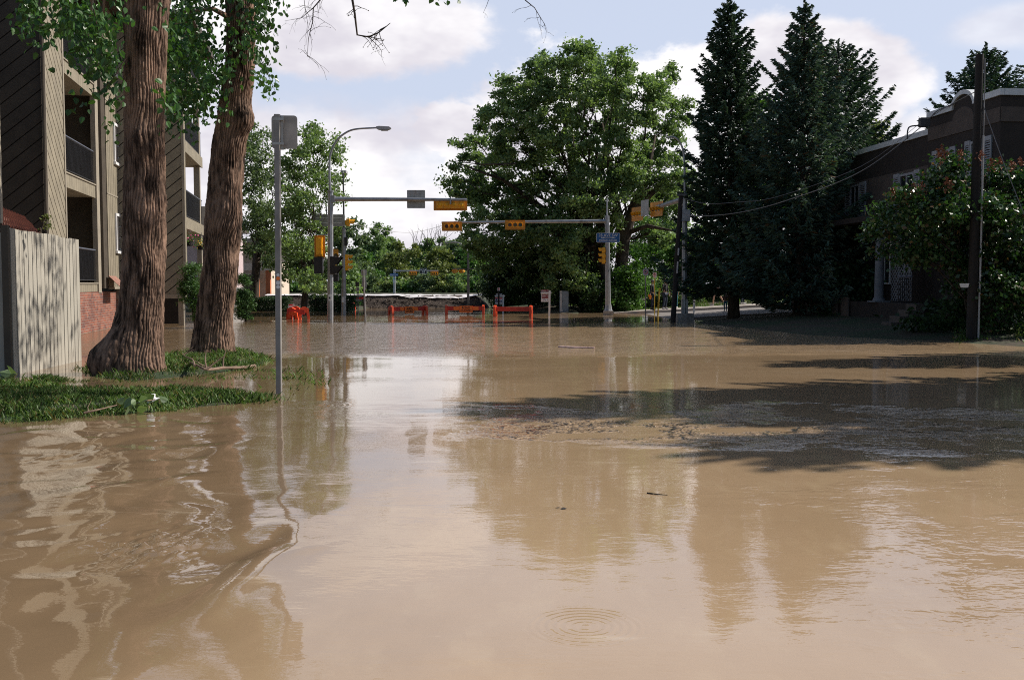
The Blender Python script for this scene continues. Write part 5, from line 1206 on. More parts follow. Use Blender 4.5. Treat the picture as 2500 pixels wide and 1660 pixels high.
# centre mast with the avenue sign
YM = gp(1485, 769).y; b = gp(1485, 769); kM = ppm(YM)
MM = thing('traffic_signal_mast', b, 'steel signal mast carrying the blue avenue sign, its arm before the big tree', 'traffic light', 'signal masts at the flooded crossing')
pole_part(MM, b - V3((0, 0, .5)), pt(1482, 527, YM), .15, .115); pole_part(MM, pt(1482, 527, YM), pt(1482, 484, YM), .05, .04, name='lamp_arm')
m = MB(); m.box(face_frame(b, CAMW), -.24, .24, -.6, .22, -.24, .24); m.build('footing', M['concrete'], MM, False)
m = MB(); m.tube([b + V3((0, 0, .22)), b + V3((0, 0, .3)), b + V3((0, 0, .55))], [.22, .19, .15], 8); m.build('base_shroud', M['galv'], MM)
pole_part(MM, pt(1478, 540, YM), pt(1078, 544, YM), .10, .055, name='mast_arm', n=10)
for (px, py, w) in ((1104, 553.5, 49), (1257.5, 550, 48.5)): signal_head(MM, pt(px, py, YM) + V3((0, -.22, 0)), CAMW, 3, False, .21, True, w * kM, 23 * kM)
fb = face_frame(pt(1484, 581, YM) + V3((0, -.17, 0)), CAMW); W_, H_ = 28.5 * kM, 11.5 * kM
sb = plate(MM, 'avenue_sign', fb, -W_, W_, -H_, H_, 0, 'sign_white', .05); plate(sb, 'sign_face', fb, -W_ + .02, W_ - .02, -H_ + .02, H_ - .02, .0065, 'sign_blue', .04, .003)
lettering(sb, '25 AVE SW', fb, 0, H_ * .48, .20, .012, 'sign_white', W_ * 1.62); lettering(sb, 'MONCK AVENUE', fb, 0, -H_ * .56, .135, .012, 'sign_white', W_ * 1.48)
m = MB(); m.rrect(fb, -W_ * .5, W_ * .5, -H_ * .13, H_ * .13, .010, .013, .03); m.box(fb, -W_ * .62, W_ * .62, -.012, .012, .0096, .0122); m.box(fb, W_ * .57, W_ * .59, -.04, .04, .0096, .0125); m.box(fb, -W_ * .59, -W_ * .57, -.04, .04, .0096, .0125); m.build('formerly_tablet', M['sign_white'], sb, False)
lettering(sb, 'FORMERLY', fb, 0, 0, .055, .0175, 'sign_blue', W_ * .72)
signal_head(MM, pt(1476.5, 624, YM) + V3((-.12, 0, 0)), (-1, .05), 3, True, .22, False, visor=.2)
m = MB(); m.tube([pt(1486, 643, YM), pt(1504, 643, YM)], .02, 6); m.tube([pt(1504, 643, YM), pt(1504, 646, YM)], .02, 6); m.build('signal_bracket', M['galv'], MM)

# right mast, arm reaching away over the side street
YR = 44.4; b = gp(1671, 789); b = V3((pt(1671, 780, YR).x, YR, 0)); kR = ppm(YR)
MR = thing('traffic_signal_mast', b, 'steel signal mast on a concrete block beside the leaning pole, half hidden by spruce boughs', 'traffic light', 'signal masts at the flooded crossing')
m = MB(); m.box(face_frame(b, CAMW), -20 * kR, 20 * kR, -.5, .30, -.33, .33); m.build('footing', M['concrete'], MR, False)
m = MB(); m.box(face_frame(b + V3((0, 0, .31)), CAMW), -7.5 * kR, 7.5 * kR, 0, .62, -.12, .12); m.build('base_shroud', M['galv'], MR, False)
pole_part(MR, b + V3((0, 0, .3)), pt(1672, 476, YR), .135, .11)
lps = smooth([pt(1672, 476, YR), pt(1671, 400, YR), pt(1667, 365, YR), pt(1657, 344, YR), pt(1645, 335.5, YR), pt(1638, 335, YR)]); MB().tube(lps, [.05 - .014 * i / len(lps) for i in range(len(lps))], 8).build('lamp_arm', M['galv'], MR); luminaire(MR, pt(1639, 335, YR), (-1, 0, -.03), .27)
ar0, ar1 = pt(1665, 487, YR), pt(1545, 525, 50.5); pole_part(MR, ar0, ar1, .12, .07, name='mast_arm', n=10)
ad = (ar1 - ar0); ff = V3((-ad.y, ad.x, 0)); ff = V3((-.94, -.34, 0))
for (px, py, Yx) in ((1603, 511, 47.2), (1556, 523, 49.6)): signal_head(MR, pt(px, py, Yx), (-.93, -.36), 3, False, .22, True, 1.15, .68)
fb = face_frame(pt(1577, 508, 48), (-1, -.28)); plate(MR, 'lane_sign', fb, -.46, .46, -.38, .38, .06, 'sign_back', .03)
m = MB(); m.rrect(face_frame(pt(1672, 527, YR) + V3((0, -.14, 0)), CAMW), -.2, .2, -.25, .25, -.1, .1, .03); m.build('control_box', M['galv'], MR, False)

# far masts beyond the dike
Yf = 150.0; kf = ppm(Yf); b = V3((pt(963, 730, Yf).x, Yf, .1))
MF = thing('traffic_signal_mast', b, 'far pale signal mast beyond the dike with a blue plate and a black lane sign', 'traffic light', 'signal masts beyond the dike')
pole_part(MF, b, pt(963, 658, Yf), 3.4 * kf, 2.8 * kf); pole_part(MF, pt(964, 662, Yf), pt(1070, 661.5, Yf), 2.2 * kf, 1.5 * kf, name='mast_arm')
for (px, py) in ((1009, 667.5), (1061, 668)): signal_head(MF, pt(px, py, Yf) + V3((0, -.3, 0)), CAMW, 3, False, 4.2 * kf, True, 19 * kf, 9.5 * kf)
fb = face_frame(pt(1034, 662, Yf) + V3((0, -.35, 0)), CAMW); s_ = 8.8 * kf
sb = plate(MF, 'lane_sign', fb, -s_, s_, -s_ * .75, s_ * .75, 0, 'sign_white', .05); plate(sb, 'sign_face', fb, -s_ * .92, s_ * .92, -s_ * .67, s_ * .67, .0065, 'sign_black', .04, .003)
m = MB(); m.box(fb, -.02, .02, -s_ * .67, s_ * .67, .0097, .013)
for sg in (-1, 1):
    q = [(sg * .62 * s_, .25 * s_), (sg * .42 * s_, .33 * s_), (sg * .30 * s_, .15 * s_), (sg * .28 * s_, -.5 * s_)]; m.tube([fb.p(u, v, .03) for u, v in q], .05, 5); m.prism(fb, [(sg * .86 * s_, .26 * s_), (sg * .6 * s_, .5 * s_), (sg * .6 * s_, .05 * s_)][::-1 if sg < 0 else 1], .01, .03)
m.build('arrows', M['sign_white'], sb, False)
fb = face_frame(pt(962.5, 671, Yf) + V3((0, -.3, 0)), CAMW); sb = plate(MF, 'street_plate', fb, -10.2 * kf, 10.2 * kf, -3.1 * kf, 3.1 * kf, 0, 'sign_blue', .04); lettering(sb, 'Elbow Drive', fb, 0, 0, .26, .012, 'sign_white', 18 * kf)
fb = face_frame(pt(963, 681, Yf) + V3((0, -.3, 0)), CAMW); sb = plate(MF, 'route_plate', fb, -3 * kf, 3 * kf, -2.8 * kf, 2.8 * kf, 0, 'sign_white', .04); m = MB(); m.disc(fb, 0, .02, 1.9 * kf, .0065, .01); m.build('symbol', pm('teal_sign_disc', (.05, .4, .42), .5, .1), sb, False)
plate(MF, 'notice_plate', face_frame(pt(963, 688, Yf) + V3((0, -.3, 0)), CAMW), -3 * kf, 3 * kf, -2.4 * kf, 2.4 * kf, 0, 'sign_white', .03)
Yg = 66.0; b = V3((pt(1143, 760, Yg).x, Yg, 0)); kg = ppm(Yg)
MG = thing('traffic_signal_mast', b, 'dark lamp post before the dike with a curved lamp and two small signals', 'traffic light', 'signal masts beyond the dike')
pole_part(MG, b - V3((0, 0, .5)), pt(1143, 618, Yg), 3.4 * kg, 2.2 * kg, 'steel_dark')
lps = smooth([pt(1143, 618, Yg), pt(1137, 603, Yg), pt(1126, 596, Yg), pt(1112, 592, Yg), pt(1096, 592.5, Yg)]); MB().tube(lps, [.05 - .015 * i / len(lps) for i in range(len(lps))], 6).build('lamp_arm', M['galv'], MG); luminaire(MG, pt(1098, 592.5, Yg), (-1, 0, 0), .42)
pole_part(MG, pt(1185, 657, Yg), pt(1105, 657, Yg), .04, .035, 'steel_dark', 'mast_arm')
for px in (1110, 1127): signal_head(MG, pt(px, 662.5, Yg) + V3((0, -.1, 0)), (-.75, -1), 3, False, .105, True, .36, .24, visor=.07)

# small signs
def post_sign(name, label, px, py0, py1, mat, r, plates, cat='sign', group=None, lean=0.0, zb=0.0):
    b = gp(px, py0, zb); Y = b.y; k = ppm(Y); t = thing(name, b, label, cat, group); top = pt(px + lean, py1, Y)
    MB().tube([b - (top - b).normalized() * .5, top], r, 8).build('post', M[mat], t)
    return t, b, Y, k
t, b, Y, k = post_sign('leaning_signpost', 'thin leaning signpost with a stack of small plates seen from behind, left of the barricades', 892, 787, 660, 'post_grey', .036, None, 'signpost', None, -5)
for (px, py, w, h) in ((888, 666, 13, 15), (888.5, 683, 10, 14), (889, 695, 12.5, 12), (890, 704, 7, 7)):
    plate(t, 'sign_plate', face_frame(pt(px, py, Y) + V3((0, .045, 0)), CAMW), -w / 2 * k, w / 2 * k, -h / 2 * k, h / 2 * k, 0, 'sign_back', .03)
t, b, Y, k = post_sign('thin_signpost', 'thin black post with small dark box plates, left of the leaning signpost', 874, 770, 690, 'steel_dark', .026, None, 'signpost')
plate(t, 'sign_plate', face_frame(pt(872, 694, Y) + V3((0, .04, 0)), CAMW), -4.5 * k, 4.5 * k, -5.5 * k, 5.5 * k, 0, 'sign_black', .02, .05); plate(t, 'sign_plate', face_frame(pt(872.5, 706, Y) + V3((0, .04, 0)), CAMW), -4 * k, 4 * k, -4.5 * k, 4.5 * k, 0, 'sign_back', .02)
# roadside letter board
b = gp(877, 754.5); Y = b.y; k = ppm(Y); t = thing('letter_board', b, 'black letter board with red, white and bright green lettering beside the long hedge', 'sign')
fb = face_frame(pt(877, 733, Y), CAMW); u0, u1 = (863 - 877) * k, (889 - 877) * k
plate(t, 'board', fb, u0, u1, -13 * k, 13 * k, 0, 'sign_black', .02, .03)
for u in (u0 + .02, u1 - .06): MB().box(fb, u, u + .05, -20.5 * k - .6, 26 * k if u < 0 else 13.2 * k, -.03, -.001).build('leg', M['steel_dark'], t, False)
marks(t, fb, u0 + .05, u1 - .06, 8.6 * k, 12 * k, .0305, 'sign_white', 1)
m = MB(); m.box(fb, u0 + .04, u0 + 9.5 * k, 3.0 * k, 7.4 * k, .0303, .034); m.box(fb, u0 + 12 * k, u1 - .04, 3.0 * k, 7.4 * k, .0303, .034); m.build('red_band', M['sign_red'], t, False)
marks(t, fb, u0 + .06, u0 + 9 * k, 3.6 * k, 6.8 * k, .0343, 'sign_black', 12); marks(t, fb, u0 + 12.6 * k, u1 - .06, 3.6 * k, 6.8 * k, .0343, 'sign_black', 14)
marks(t, fb, u0 + .05, u1 - .05, -1.6 * k, 2.2 * k, .0305, 'sign_white', 3); marks(t, fb, u0 + 5 * k, u1 - 4 * k, -7.0 * k, -2.8 * k, .0305, 'sign_green', 4); marks(t, fb, u0 + 3 * k, u1 - 1.5 * k, -12 * k, -7.8 * k, .0305, 'sign_green', 5)

def realtor(label, px, pyb, Y, pxl, pyarm, pytop, panels):
    b = V3((pt(px, pyb, Y).x, Y, 0)); k = ppm(Y); t = thing('realtor_sign', b, label, 'sign', 'realtor signs by the water')
    top = pt(px + 1, pytop, Y); m = MB(); m.box(Fr(b, (1, 0, 0), top - b, (0, -1, 0)), -.045, .045, -.5, (top - b).length, -.045, .045); m.build('post', M['white_paint'], t, False)
    fb = face_frame(pt(px, pyarm, Y), CAMW); m = MB(); m.box(fb, (pxl - px) * k, 5 * k, -.035, .035, -.03, .044); m.build('arm', M['white_paint'], t, False)
    for j, (x0, x1, y0, y1, mt) in enumerate(panels):
        p = plate(t, 'panel', face_frame(pt(0, 0, Y), CAMW) if False else Fr((0, Y, 0), (1, 0, 0), (0, 0, 1), (0, -1, 0)), pt(x0, 700, Y).x, pt(x1, 700, Y).x, pt(0, y1, Y).z, pt(0, y0, Y).z, .0 + .012 * (j % 3 == 9) - .02, mt, .015, .012 if j == 0 else .014 + .003 * j)
    return t, k
Yr1 = gp(1341, 771).y
t, k = realtor('maroon and white realtor sign hanging from a white post left of the utility cabinet', 1341, 771, Yr1, 1320, 715, 709, [(1320.5, 1340, 707.5, 713, 'sign_maroon'), (1321, 1339.5, 717.5, 737, 'sign_white'), (1322.3, 1338.6, 718.5, 728.5, 'sign_maroon')])
fr = Fr((0, Yr1, 0), (1, 0, 0), (0, 0, 1), (0, -1, 0)); X_ = lambda x: pt(x, 700, Yr1).x; Z_ = lambda y: pt(0, y, Yr1).z
marks(t, fr, X_(1324), X_(1337), Z_(725), Z_(720.5), .0012, 'sign_white', 21); marks(t, fr, X_(1322.5), X_(1339), Z_(712), Z_(708.5), .0012, 'sign_white', 22); marks(t, fr, X_(1323), X_(1330), Z_(735), Z_(730), .0012, 'sign_maroon', 23); marks(t, fr, X_(1331), X_(1338), Z_(735), Z_(730.5), .0012, 'sign_navy', 24)
Yr2 = gp(1228, 762).y
t, k = realtor('small realtor sign with red, white and navy bands behind the dark parking post', 1228, 762, Yr2, 1208, 722.5, 720, [(1210.5, 1226, 717.8, 720, 'sign_white'), (1208.5, 1226.5, 725, 742, 'sign_white'), (1208.8, 1226.2, 727, 730, 'sign_red'), (1208.8, 1226.2, 734, 737.5, 'sign_navy'), (1210.5, 1225, 740, 744, 'sign_back')])
fr = Fr((0, Yr2, 0), (1, 0, 0), (0, 0, 1), (0, -1, 0)); m = MB(); m.disc(fr, pt(1212, 700, Yr2).x, pt(0, 731, Yr2).z, .055, .008, .012); m.build('symbol', M['sign_navy'], t, False)

def parking_sign(label, px, pyb, zb, pytop, w, h, mat, facing=CAMW, Y=None, r=.028):
    b = gp(px, pyb, zb) if Y is None else V3((pt(px, pyb, Y).x, Y, zb)); Y = b.y; k = ppm(Y); t = thing('parking_sign', b, label, 'sign', 'no parking signs')
    MB().tube([b - V3((0, 0, .4)), pt(px, pytop, Y)], r, 8).build('post', M[mat], t)
    fb = face_frame(pt(px, pytop + h / 2, Y) + V3((0, -.04, 0)), facing); hw, hh = w / 2 * k, h / 2 * k
    p = plate(t, 'sign_plate', fb, -hw, hw, -hh, hh, 0, 'sign_white', .03); rr = min(hw, hh) * .78; cv = hh - min(hw, hh) * 1.0 if hh > hw * 1.3 else 0
    m = MB(); m.ring(fb, 0, cv, rr * .76, rr, .0065, .010); c, s = math.cos(R(-45)), math.sin(R(-45)); Fd = Fr(fb.p(0, cv, 0), fb.eu * c + fb.ev * s, fb.ev * c - fb.eu * s, fb.ew); m.box(Fd, -rr * .8, rr * .8, -rr * .09, rr * .09, .0102, .0125); m.build('symbol', M['sign_red'], p, False)
    lettering(p, 'P', fb, 0, cv, rr * 1.5, .0085, 'sign_black')
    if hh > hw * 1.3: marks(p, fb, -hw * .7, hw * .7, -hh * .75, -hh * .5, .0066, 'sign_red', 31)
    return t
parking_sign('small no parking sign on a dark post in front of the banded realtor sign', 1217.5, 763, 0, 702, 6, 8, 'pole_wood', r=.05)
parking_sign('square no parking sign on a thin grey post, left of the standing men', 1576, 774, 0, 657, 13.5, 15, 'post_grey')
parking_sign('narrow no parking sign seen at an angle beside the man in the cap', 1598, 764, .12, 665.5, 9.5, 13, 'yellow_rod', (-.75, -1), r=.022)
b = gp(1605, 772); t = thing('marker_post', b, 'leaning yellow marker rod in the water beside the two men', 'post'); MB().tube([b - V3((0, 0, .4)), pt(1610, 705, b.y)], .04, 8).build('rod', M['yellow_rod'], t); MB().tube([pt(1609.9, 706, b.y), pt(1610.1, 703.5, b.y)], .046, 8).build('cap', M['yellow_rod'], t)
p = pt(1694.5, 757, 51); b = V3((p.x, 51, float(road_z(np.array(p.x))) + .1)); t = thing('bollard', b, 'short white post with dark bands at the pavement edge under the spruce', 'post')
tp = pt(1694.5, 722, 51); MB().tube([b - V3((0, 0, .3)), tp], .055, 10).build('post', M['white_paint'], t)
for z in (.55, .72): MB().tube([b + (tp - b) * z, b + (tp - b) * (z + .09)], .0575, 10).build('band', M['sign_black'], t)

# utility cabinet
b = gp(1378, 764); Y = b.y; k = ppm(Y); t = thing('utility_cabinet', b, 'grey blue utility cabinet standing at the water\'s edge under the big tree', 'cabinet')
fr = Fr(b, V3((1, .12, 0)), (0, 0, 1), V3((.12, -1, 0))); m = MB(); m.rrect(fr, -9 * k, 10 * k, -.3, 53 * k, -.45, 0, .02); m.build('body', M['cabinet'], t, False)
m = MB(); m.box(fr, -11.5 * k, -6.5 * k, 49 * k, 53.5 * k, -.05, .06); m.box(fr, -11 * k, -7 * k, 3 * k, 48 * k, .001, .05); m.box(fr, -10 * k, -5 * k, 3 * k, 9 * k, .051, .08); m.build('conduit', M['luminaire'], t, False)
m = MB(); m.box(fr, -5.8 * k, 9 * k, 4 * k, 51 * k, .001, .012); d = m.build('door', M['cabinet'], t, False); MB().box(fr, -4.8 * k, -4.1 * k, 26 * k, 30 * k, .0125, .04).build('handle', M['steel_dark'], d, False)

# ------------------------------------------------------------------ dike
YD = 67.5
dk = thing('earth_dike', (pt(930, 752, YD).x, YD, 0), 'low gravel dike with white sheeting along its crest across the flooded road', 'dike')
xs = np.linspace(pt(640, 750, YD).x, pt(1196, 750, YD).x, 260); prof = [(-.55, -.5), (.05, 0.0), (.35, .30), (.62, .58), (.9, .82), (1.5, .86), (2.2, .5), (3.0, -.3)]
PX, PJ = np.meshgrid(xs, np.arange(40)); pj = PJ / 39 * (len(prof) - 1)
oy = np.interp(pj, range(len(prof)), [p[0] for p in prof]); oz = np.interp(pj, range(len(prof)), [p[1] for p in prof])
endf = np.clip((xs[-1] - PX) / 1.1, 0, 1) ** .5
nz = fbm(PX * 1.3, pj * .8, 0, 61, 3) - .5; n2 = vnoise(PX * 6, pj * 6, 0, 62) - .5
v = np.stack([PX, YD + oy + nz * .25 + n2 * .10, (oz + nz * .10 + n2 * .09 * (oz > .05)) * endf - (1 - endf) * .3], 2).reshape(-1, 3)
i = (np.arange(39)[:, None] * 260 + np.arange(259)[None, :]).ravel(); link('bank', npmesh('bank', v, np.stack([i, i + 1, i + 261, i + 260], 1)), M['soil'], dk, True, None)
xt = np.linspace(pt(640, 750, YD).x, pt(1186, 750, YD).x, 240); PX, PJ = np.meshgrid(xt, np.arange(9)); q = PJ / 8
drop = .06 + .34 * np.clip(fbm(PX * .45, 0 * PX, 0, 63, 3) * 2 - .85, 0, 1)
v = np.stack([PX, YD + .80 - drop * .9 * (1 - q) + q * .7 + .06 * (vnoise(PX * 3, q * 3, 0, 64) - .5), .875 - drop * (1 - q) ** 1.3 * 1.1 + .05 * (vnoise(PX * 2.5, q * 4, 0, 65)) + .02 * np.sin(q * 3)], 2).reshape(-1, 3)
i = (np.arange(8)[:, None] * 240 + np.arange(239)[None, :]).ravel(); link('sheeting', npmesh('sheeting', v, np.stack([i, i + 1, i + 241, i + 240], 1)), M['tarp'], dk, True, None)
random.seed(9); m = MB()
for _ in range(170):
    x = random.uniform(xs[0], xs[-1] - .5); s_ = random.random() ** 1.6; m.ball((x, YD - .02 + .85 * s_ - random.uniform(0, .12), .02 + .8 * s_ + .04), random.uniform(.025, .07), random.uniform(.025, .06), random.uniform(.02, .05), 6, 4)
m.build('stones', pm('brown_stones', (.16, .13, .105), .9, .3, 8), dk)['kind'] = 'stuff'

# ------------------------------------------------------------------ barricades
def aframe(mb, o, ex, ey, h, w, th):
    """one plastic trestle end: an A shape with an opening, thickness along ex"""
    fr = Fr(o, ey, (0, 0, 1), ex); n = lambda s: s * w / 2
    mb.prism(fr, [(-w / 2, -.35), (-w * .34, -.35), (-w * .19, h * .42), (-w * .14, h * 1.0), (-w * .3, h * .96)], -th / 2, th / 2)
    mb.prism(fr, [(w * .34, -.35), (w / 2, -.35), (w * .3, h * .96), (w * .14, h * 1.0), (w * .19, h * .42)], -th / 2, th / 2)
    mb.prism(fr, [(-w * .235, h * .55), (w * .235, h * .55), (w * .2, h * .999), (w * .08, h * 1.08), (-w * .08, h * 1.08), (-w * .2, h * .999)], -th / 2 + .003, th / 2 - .003)
def barricade(label, px0, px1, Y, zrail, sign_px, yaw=0.0, sw=23, sh=19, over=.06):
    a, b = pt(px0, 760, Y), pt(px1, 760, Y); a = V3((a.x, Y, 0)); b = V3((b.x, Y + yaw, 0)); ex = (b - a).normalized(); ey = V3((-ex.y, ex.x, 0)); k = ppm(Y)
    t = thing('barricade', (a + b) / 2, label, 'barricade', 'orange road barricades in the water')
    for p, s_ in ((a + ex * over, 1), (b - ex * over, -1)):
        m = MB(); aframe(m, p, ex, ey, zrail + .12, .70, .11); m.build('trestle', M['barr'], t, False)
    fb = Fr(a, ex, (0, 0, 1), ey * -1); L = (b - a).length
    m = MB(); m.rrect(fb, -.02 if over < .2 else -.3, L + (.02 if over < .2 else .3), zrail - .13, zrail + .09, .065, .11, .02); m.build('rail', M['barr_rail'], t, False)
    if sign_px:
        u = (pt(sign_px, 760, Y).x - a.x) / ex.x; hw, hh = sw / 2 * k, sh / 2 * k; fs = Fr(fb.p(u, zrail - .07, .125), ex, (0, 0, 1), -ey)
        p = plate(t, 'sign_panel', fs, -hw, hw, -hh, hh, 0, 'barr_sign', .03, .02); m = MB(); m.rrect(fs, -hw * .96, hw * .96, -hh * .94, hh * .94, .0203, .0215, .03); m.rrect(fs, -hw * .92, hw * .92, -hh * .88, hh * .88, .0216, .0225, .03); 
        lettering(p, 'ROAD', fs, 0, hh * .42, hh * .98, .026, 'sign_black', hw * 1.2); lettering(p, 'CLOSED', fs, 0, -hh * .42, hh * .92, .026, 'sign_black', hw * 1.62)
        for s_ in (-1, 1):
            x0, x1 = sorted((u + s_ * hw * 1.08, u + s_ * hw * 1.9)); MB().rrect(fb, x0, x1, zrail - .11, zrail + .07, .1105, .114, .01).build('reflective_strip', M['barr_sign'], t, False)
    return t
Yb1 = gp(990, 767).y
barricade('orange road closed barricade turned slightly away, left of the dark lamp post', 952, 1035, gp(990, 768).y, .31, 994, 1.2, 26, 16)
barricade('orange road closed barricade squarely facing, in front of the dark lamp post', 1089, 1181, gp(1130, 768).y, .35, 1138, 0, 32, 16.5, .02).name
barricade('red railed barricade without a sign, right of the two road closed boards', 1206, 1299, gp(1250, 773).y, .40, None, -.3)
for o in COL.objects:
    pass
# toppled pair left, by the bent trunk
bT = gp(728, 779); t = thing('barricade', bT, 'toppled stack of orange barricade trestles and boards under the bent tree', 'barricade', 'orange road barricades in the water'); Y = bT.y; k = ppm(Y)
for (px, Yo, yaw, h) in ((712, 0, 1.2, .50), (722, .25, 1.55, .54), (743, .1, 1.9, .52), (716, -.2, 1.5, .32)):
    o = pt(px, 780, Y + Yo); o.z = 0; m = MB(); aframe(m, o, V3((math.cos(yaw), math.sin(yaw), 0)), V3((-math.sin(yaw), math.cos(yaw), 0)), h, .62, .14); m.build('trestle', M['barr'], t, False)
fb = Fr(pt(716, 764, Y) + V3((0, -.12, 0)), V3((1, .1, -.06)), (0, 0, 1), (0, -1, 0)); m = MB(); m.box(fb, -.25, .55, -.05, .17, 0, .03); m.build('rail', M['barr_rail'], t, False)
m = MB(); m.box(Fr(pt(704, 746, Y + .3), (1, 0, .05), (0, 0, 1), (0, -1, 0)), 0, .27, -.12, .06, 0, .02); m.build('striped_board', M['sign_white'], t, False)
m = MB(); m.box(Fr(pt(704, 746, Y + .3), (1, 0, .05), (0, 0, 1), (0, -1, 0)), .02, .2, 0, .045, .0205, .023); m.build('stripe', M['sign_red'], t, False)
m = MB(); m.box(Fr(pt(724, 752, Y + .5), (1, 0, -.1), (0, 0, 1), (0, -1, 0)), 0, .26, -.42, 0, 0, .02); m.build('sign_back', M['cabinet'], t, False)
bT = V3((pt(862, 752, 62).x, 62, 0)); t = thing('barricade', bT, 'small orange trestle on the grass behind the black letter board', 'barricade', 'orange road barricades in the water'); m = MB(); aframe(m, bT, V3((.2, 1, 0)).normalized(), V3((1, -.2, 0)).normalized(), .42, .42, .1); m.build('trestle', M['barr'], t, False); m = MB(); m.box(Fr(bT, (1, -.2, 0), (0, 0, 1), (-.2, -1, 0)), -.16, .16, .12, .17, -.03, .03); m.build('spreader', M['barr_rail'], t, False)

# ------------------------------------------------------------------ poles and wires
Yu = 41.8; b = V3((pt(1643, 790, Yu).x, Yu, 0)); U = thing('utility_pole', b, 'leaning dark wooden utility pole in the flood beside the concrete block', 'utility pole', 'wooden utility poles')
tp = pt(1663, 472, Yu); MB().tube([b - (tp - b) * .12, b, tp], [.118, .112, .095], 12).build('pole', M['pole_wood'], U)
for (f_, l) in ((.38, .5), (.52, .3)):
    q = b + (tp - b) * f_ + V3((.02, -.125, 0)); MB().tube([q, q + (tp - b).normalized() * l], .035, 6).build('conduit', M['luminaire'], U)
m = MB(); q = b + (tp - b) * .985
m.box(face_frame(q, CAMW), -.2, .2, -.04, .04, .12, .18); m.build('bracket', M['steel_dark'], U, False)
Yv = 28.0; b = V3((pt(2371, 835, Yv).x, Yv, 0)); tp = pt(2392, 134, Yv); W = thing('utility_pole', b, 'tall dark wooden utility pole standing in the lilac before the brown house', 'utility pole', 'wooden utility poles')
MB().tube([b - (tp - b) * .06, b, b.lerp(tp, .5), tp], [.145, .142, .126, .108], 14).build('pole', M['pole_wood'], W)
ax = (tp - b).normalized(); m = MB()
m.tube([b + V3((.155, -.09, -.2)), b.lerp(tp, .35) + V3((.15, -.09, 0)), b.lerp(tp, .72) + V3((.135, -.07, 0))], .028, 8); m.build('conduit', M['luminaire'], W)
MB().tube([b.lerp(tp, .72) + V3((.135, -.07, 0)), b.lerp(tp, .86) + V3((.135, -.06, 0)), b.lerp(tp, .985) + V3((.115, -.05, 0))], .016, 6).build('ground_wire', M['cable'], W)
q = pt(2357, 697, Yv - .25); m = MB(); m.prism(Fr(q, (1, 0, 0), (0, 0, 1), (0, -1, 0)), [(-.17, .055), (.10, .055), (.07, -.06), (-.13, -.06)], 0, .012); m.build('notice', M['sign_white'], W, False)
def wire(label, pts, r, name='wire', g=None):
    P = smooth(pts, 8); me = MB().tube(P, r, 5, True); o = me.build(name, M['cable'], None); return tag(o, label, 'wire', g)
wire('sagging lower service wire from the leaning pole across the spruces to the brown house', [pt(1664, 520, Yu), pt(1700, 528, 41.2), pt(1800, 520, 39.5), pt(1920, 490, 38), pt(2100, 420, 36.0), pt(2262, 300, 34.6)], .016, 'service_wire', 'overhead wires')
wire('thin upper service wire from the leaning pole across the spruces', [pt(1664, 482, Yu), pt(1720, 497, 41), pt(1800, 494, 39.5), pt(1900, 480, 38.5), pt(2105, 405, 36), pt(2262, 288, 34.6)], .008, 'service_wire', 'overhead wires')
wire('guy wire slanting down from the right utility pole over the lilac', [pt(2393, 235, Yv), pt(2440, 370, 27.6), pt(2515, 560, 27)], .012, 'guy_wire')
wire('wires from the brown house to the right utility pole', [pt(2262, 293, 34.6), pt(2310, 262, 32.5), pt(2390, 220, Yv)], .014, 'service_wire', 'overhead wires')
wire('faint far wire crossing the sky above the dike', [pt(846, 544, 60), pt(960, 566, 62), pt(1040, 562, 64), pt(1170, 520, 66)], .012, 'far_wire')
q = pt(2254, 300, 34.6); t = thing('meter_box', q, 'small dark service box with bent conduits on the brown house\'s roof edge', 'service box'); m = MB(); m.rrect(face_frame(q, CAMW), -.13, .2, -.15, .16, -.1, .1, .02); m.build('box', M['steel_dark'], t, False)
MB().tube(smooth([q + V3((-.13, 0, -.1)), q + V3((-.45, .1, -.15)), q + V3((-.5, .1, -.55))]), .025, 6).build('conduit', M['steel_dark'], t); MB().tube(smooth([q + V3((.2, 0, .1)), q + V3((.35, -.3, .35)), q + V3((.6, -1.0, .45))]), .02, 6).build('conduit', M['steel_dark'], t)

# ------------------------------------------------------------------ people
def skin_obj(name, joints, edges, mat, parent, root=None, sub=1):
    ks = list(joints); me = bpy.data.meshes.new(name); me.from_pydata([joints[k][0] for k in ks], [(ks.index(a), ks.index(b)) for a, b in edges], []); o = bpy.data.objects.new(name, me); COL.objects.link(o)
    md = o.modifiers.new('skin', 'SKIN'); md.use_smooth_shade = True
    for i, k in enumerate(ks):
        r = joints[k][1]; me.skin_vertices[0].data[i].radius = (r, r) if not isinstance(r, tuple) else r; me.skin_vertices[0].data[i].use_root = (k == (root or ks[0]))
    o.modifiers.new('sub', 'SUBSURF').levels = sub
    dg = bpy.context.evaluated_depsgraph_get(); m2 = bpy.data.meshes.new_from_object(o.evaluated_get(dg)); m2.name = name; bpy.data.objects.remove(o); bpy.data.meshes.remove(me); m2.materials.clear()
    return link(name, m2, M[mat], parent, True, None)
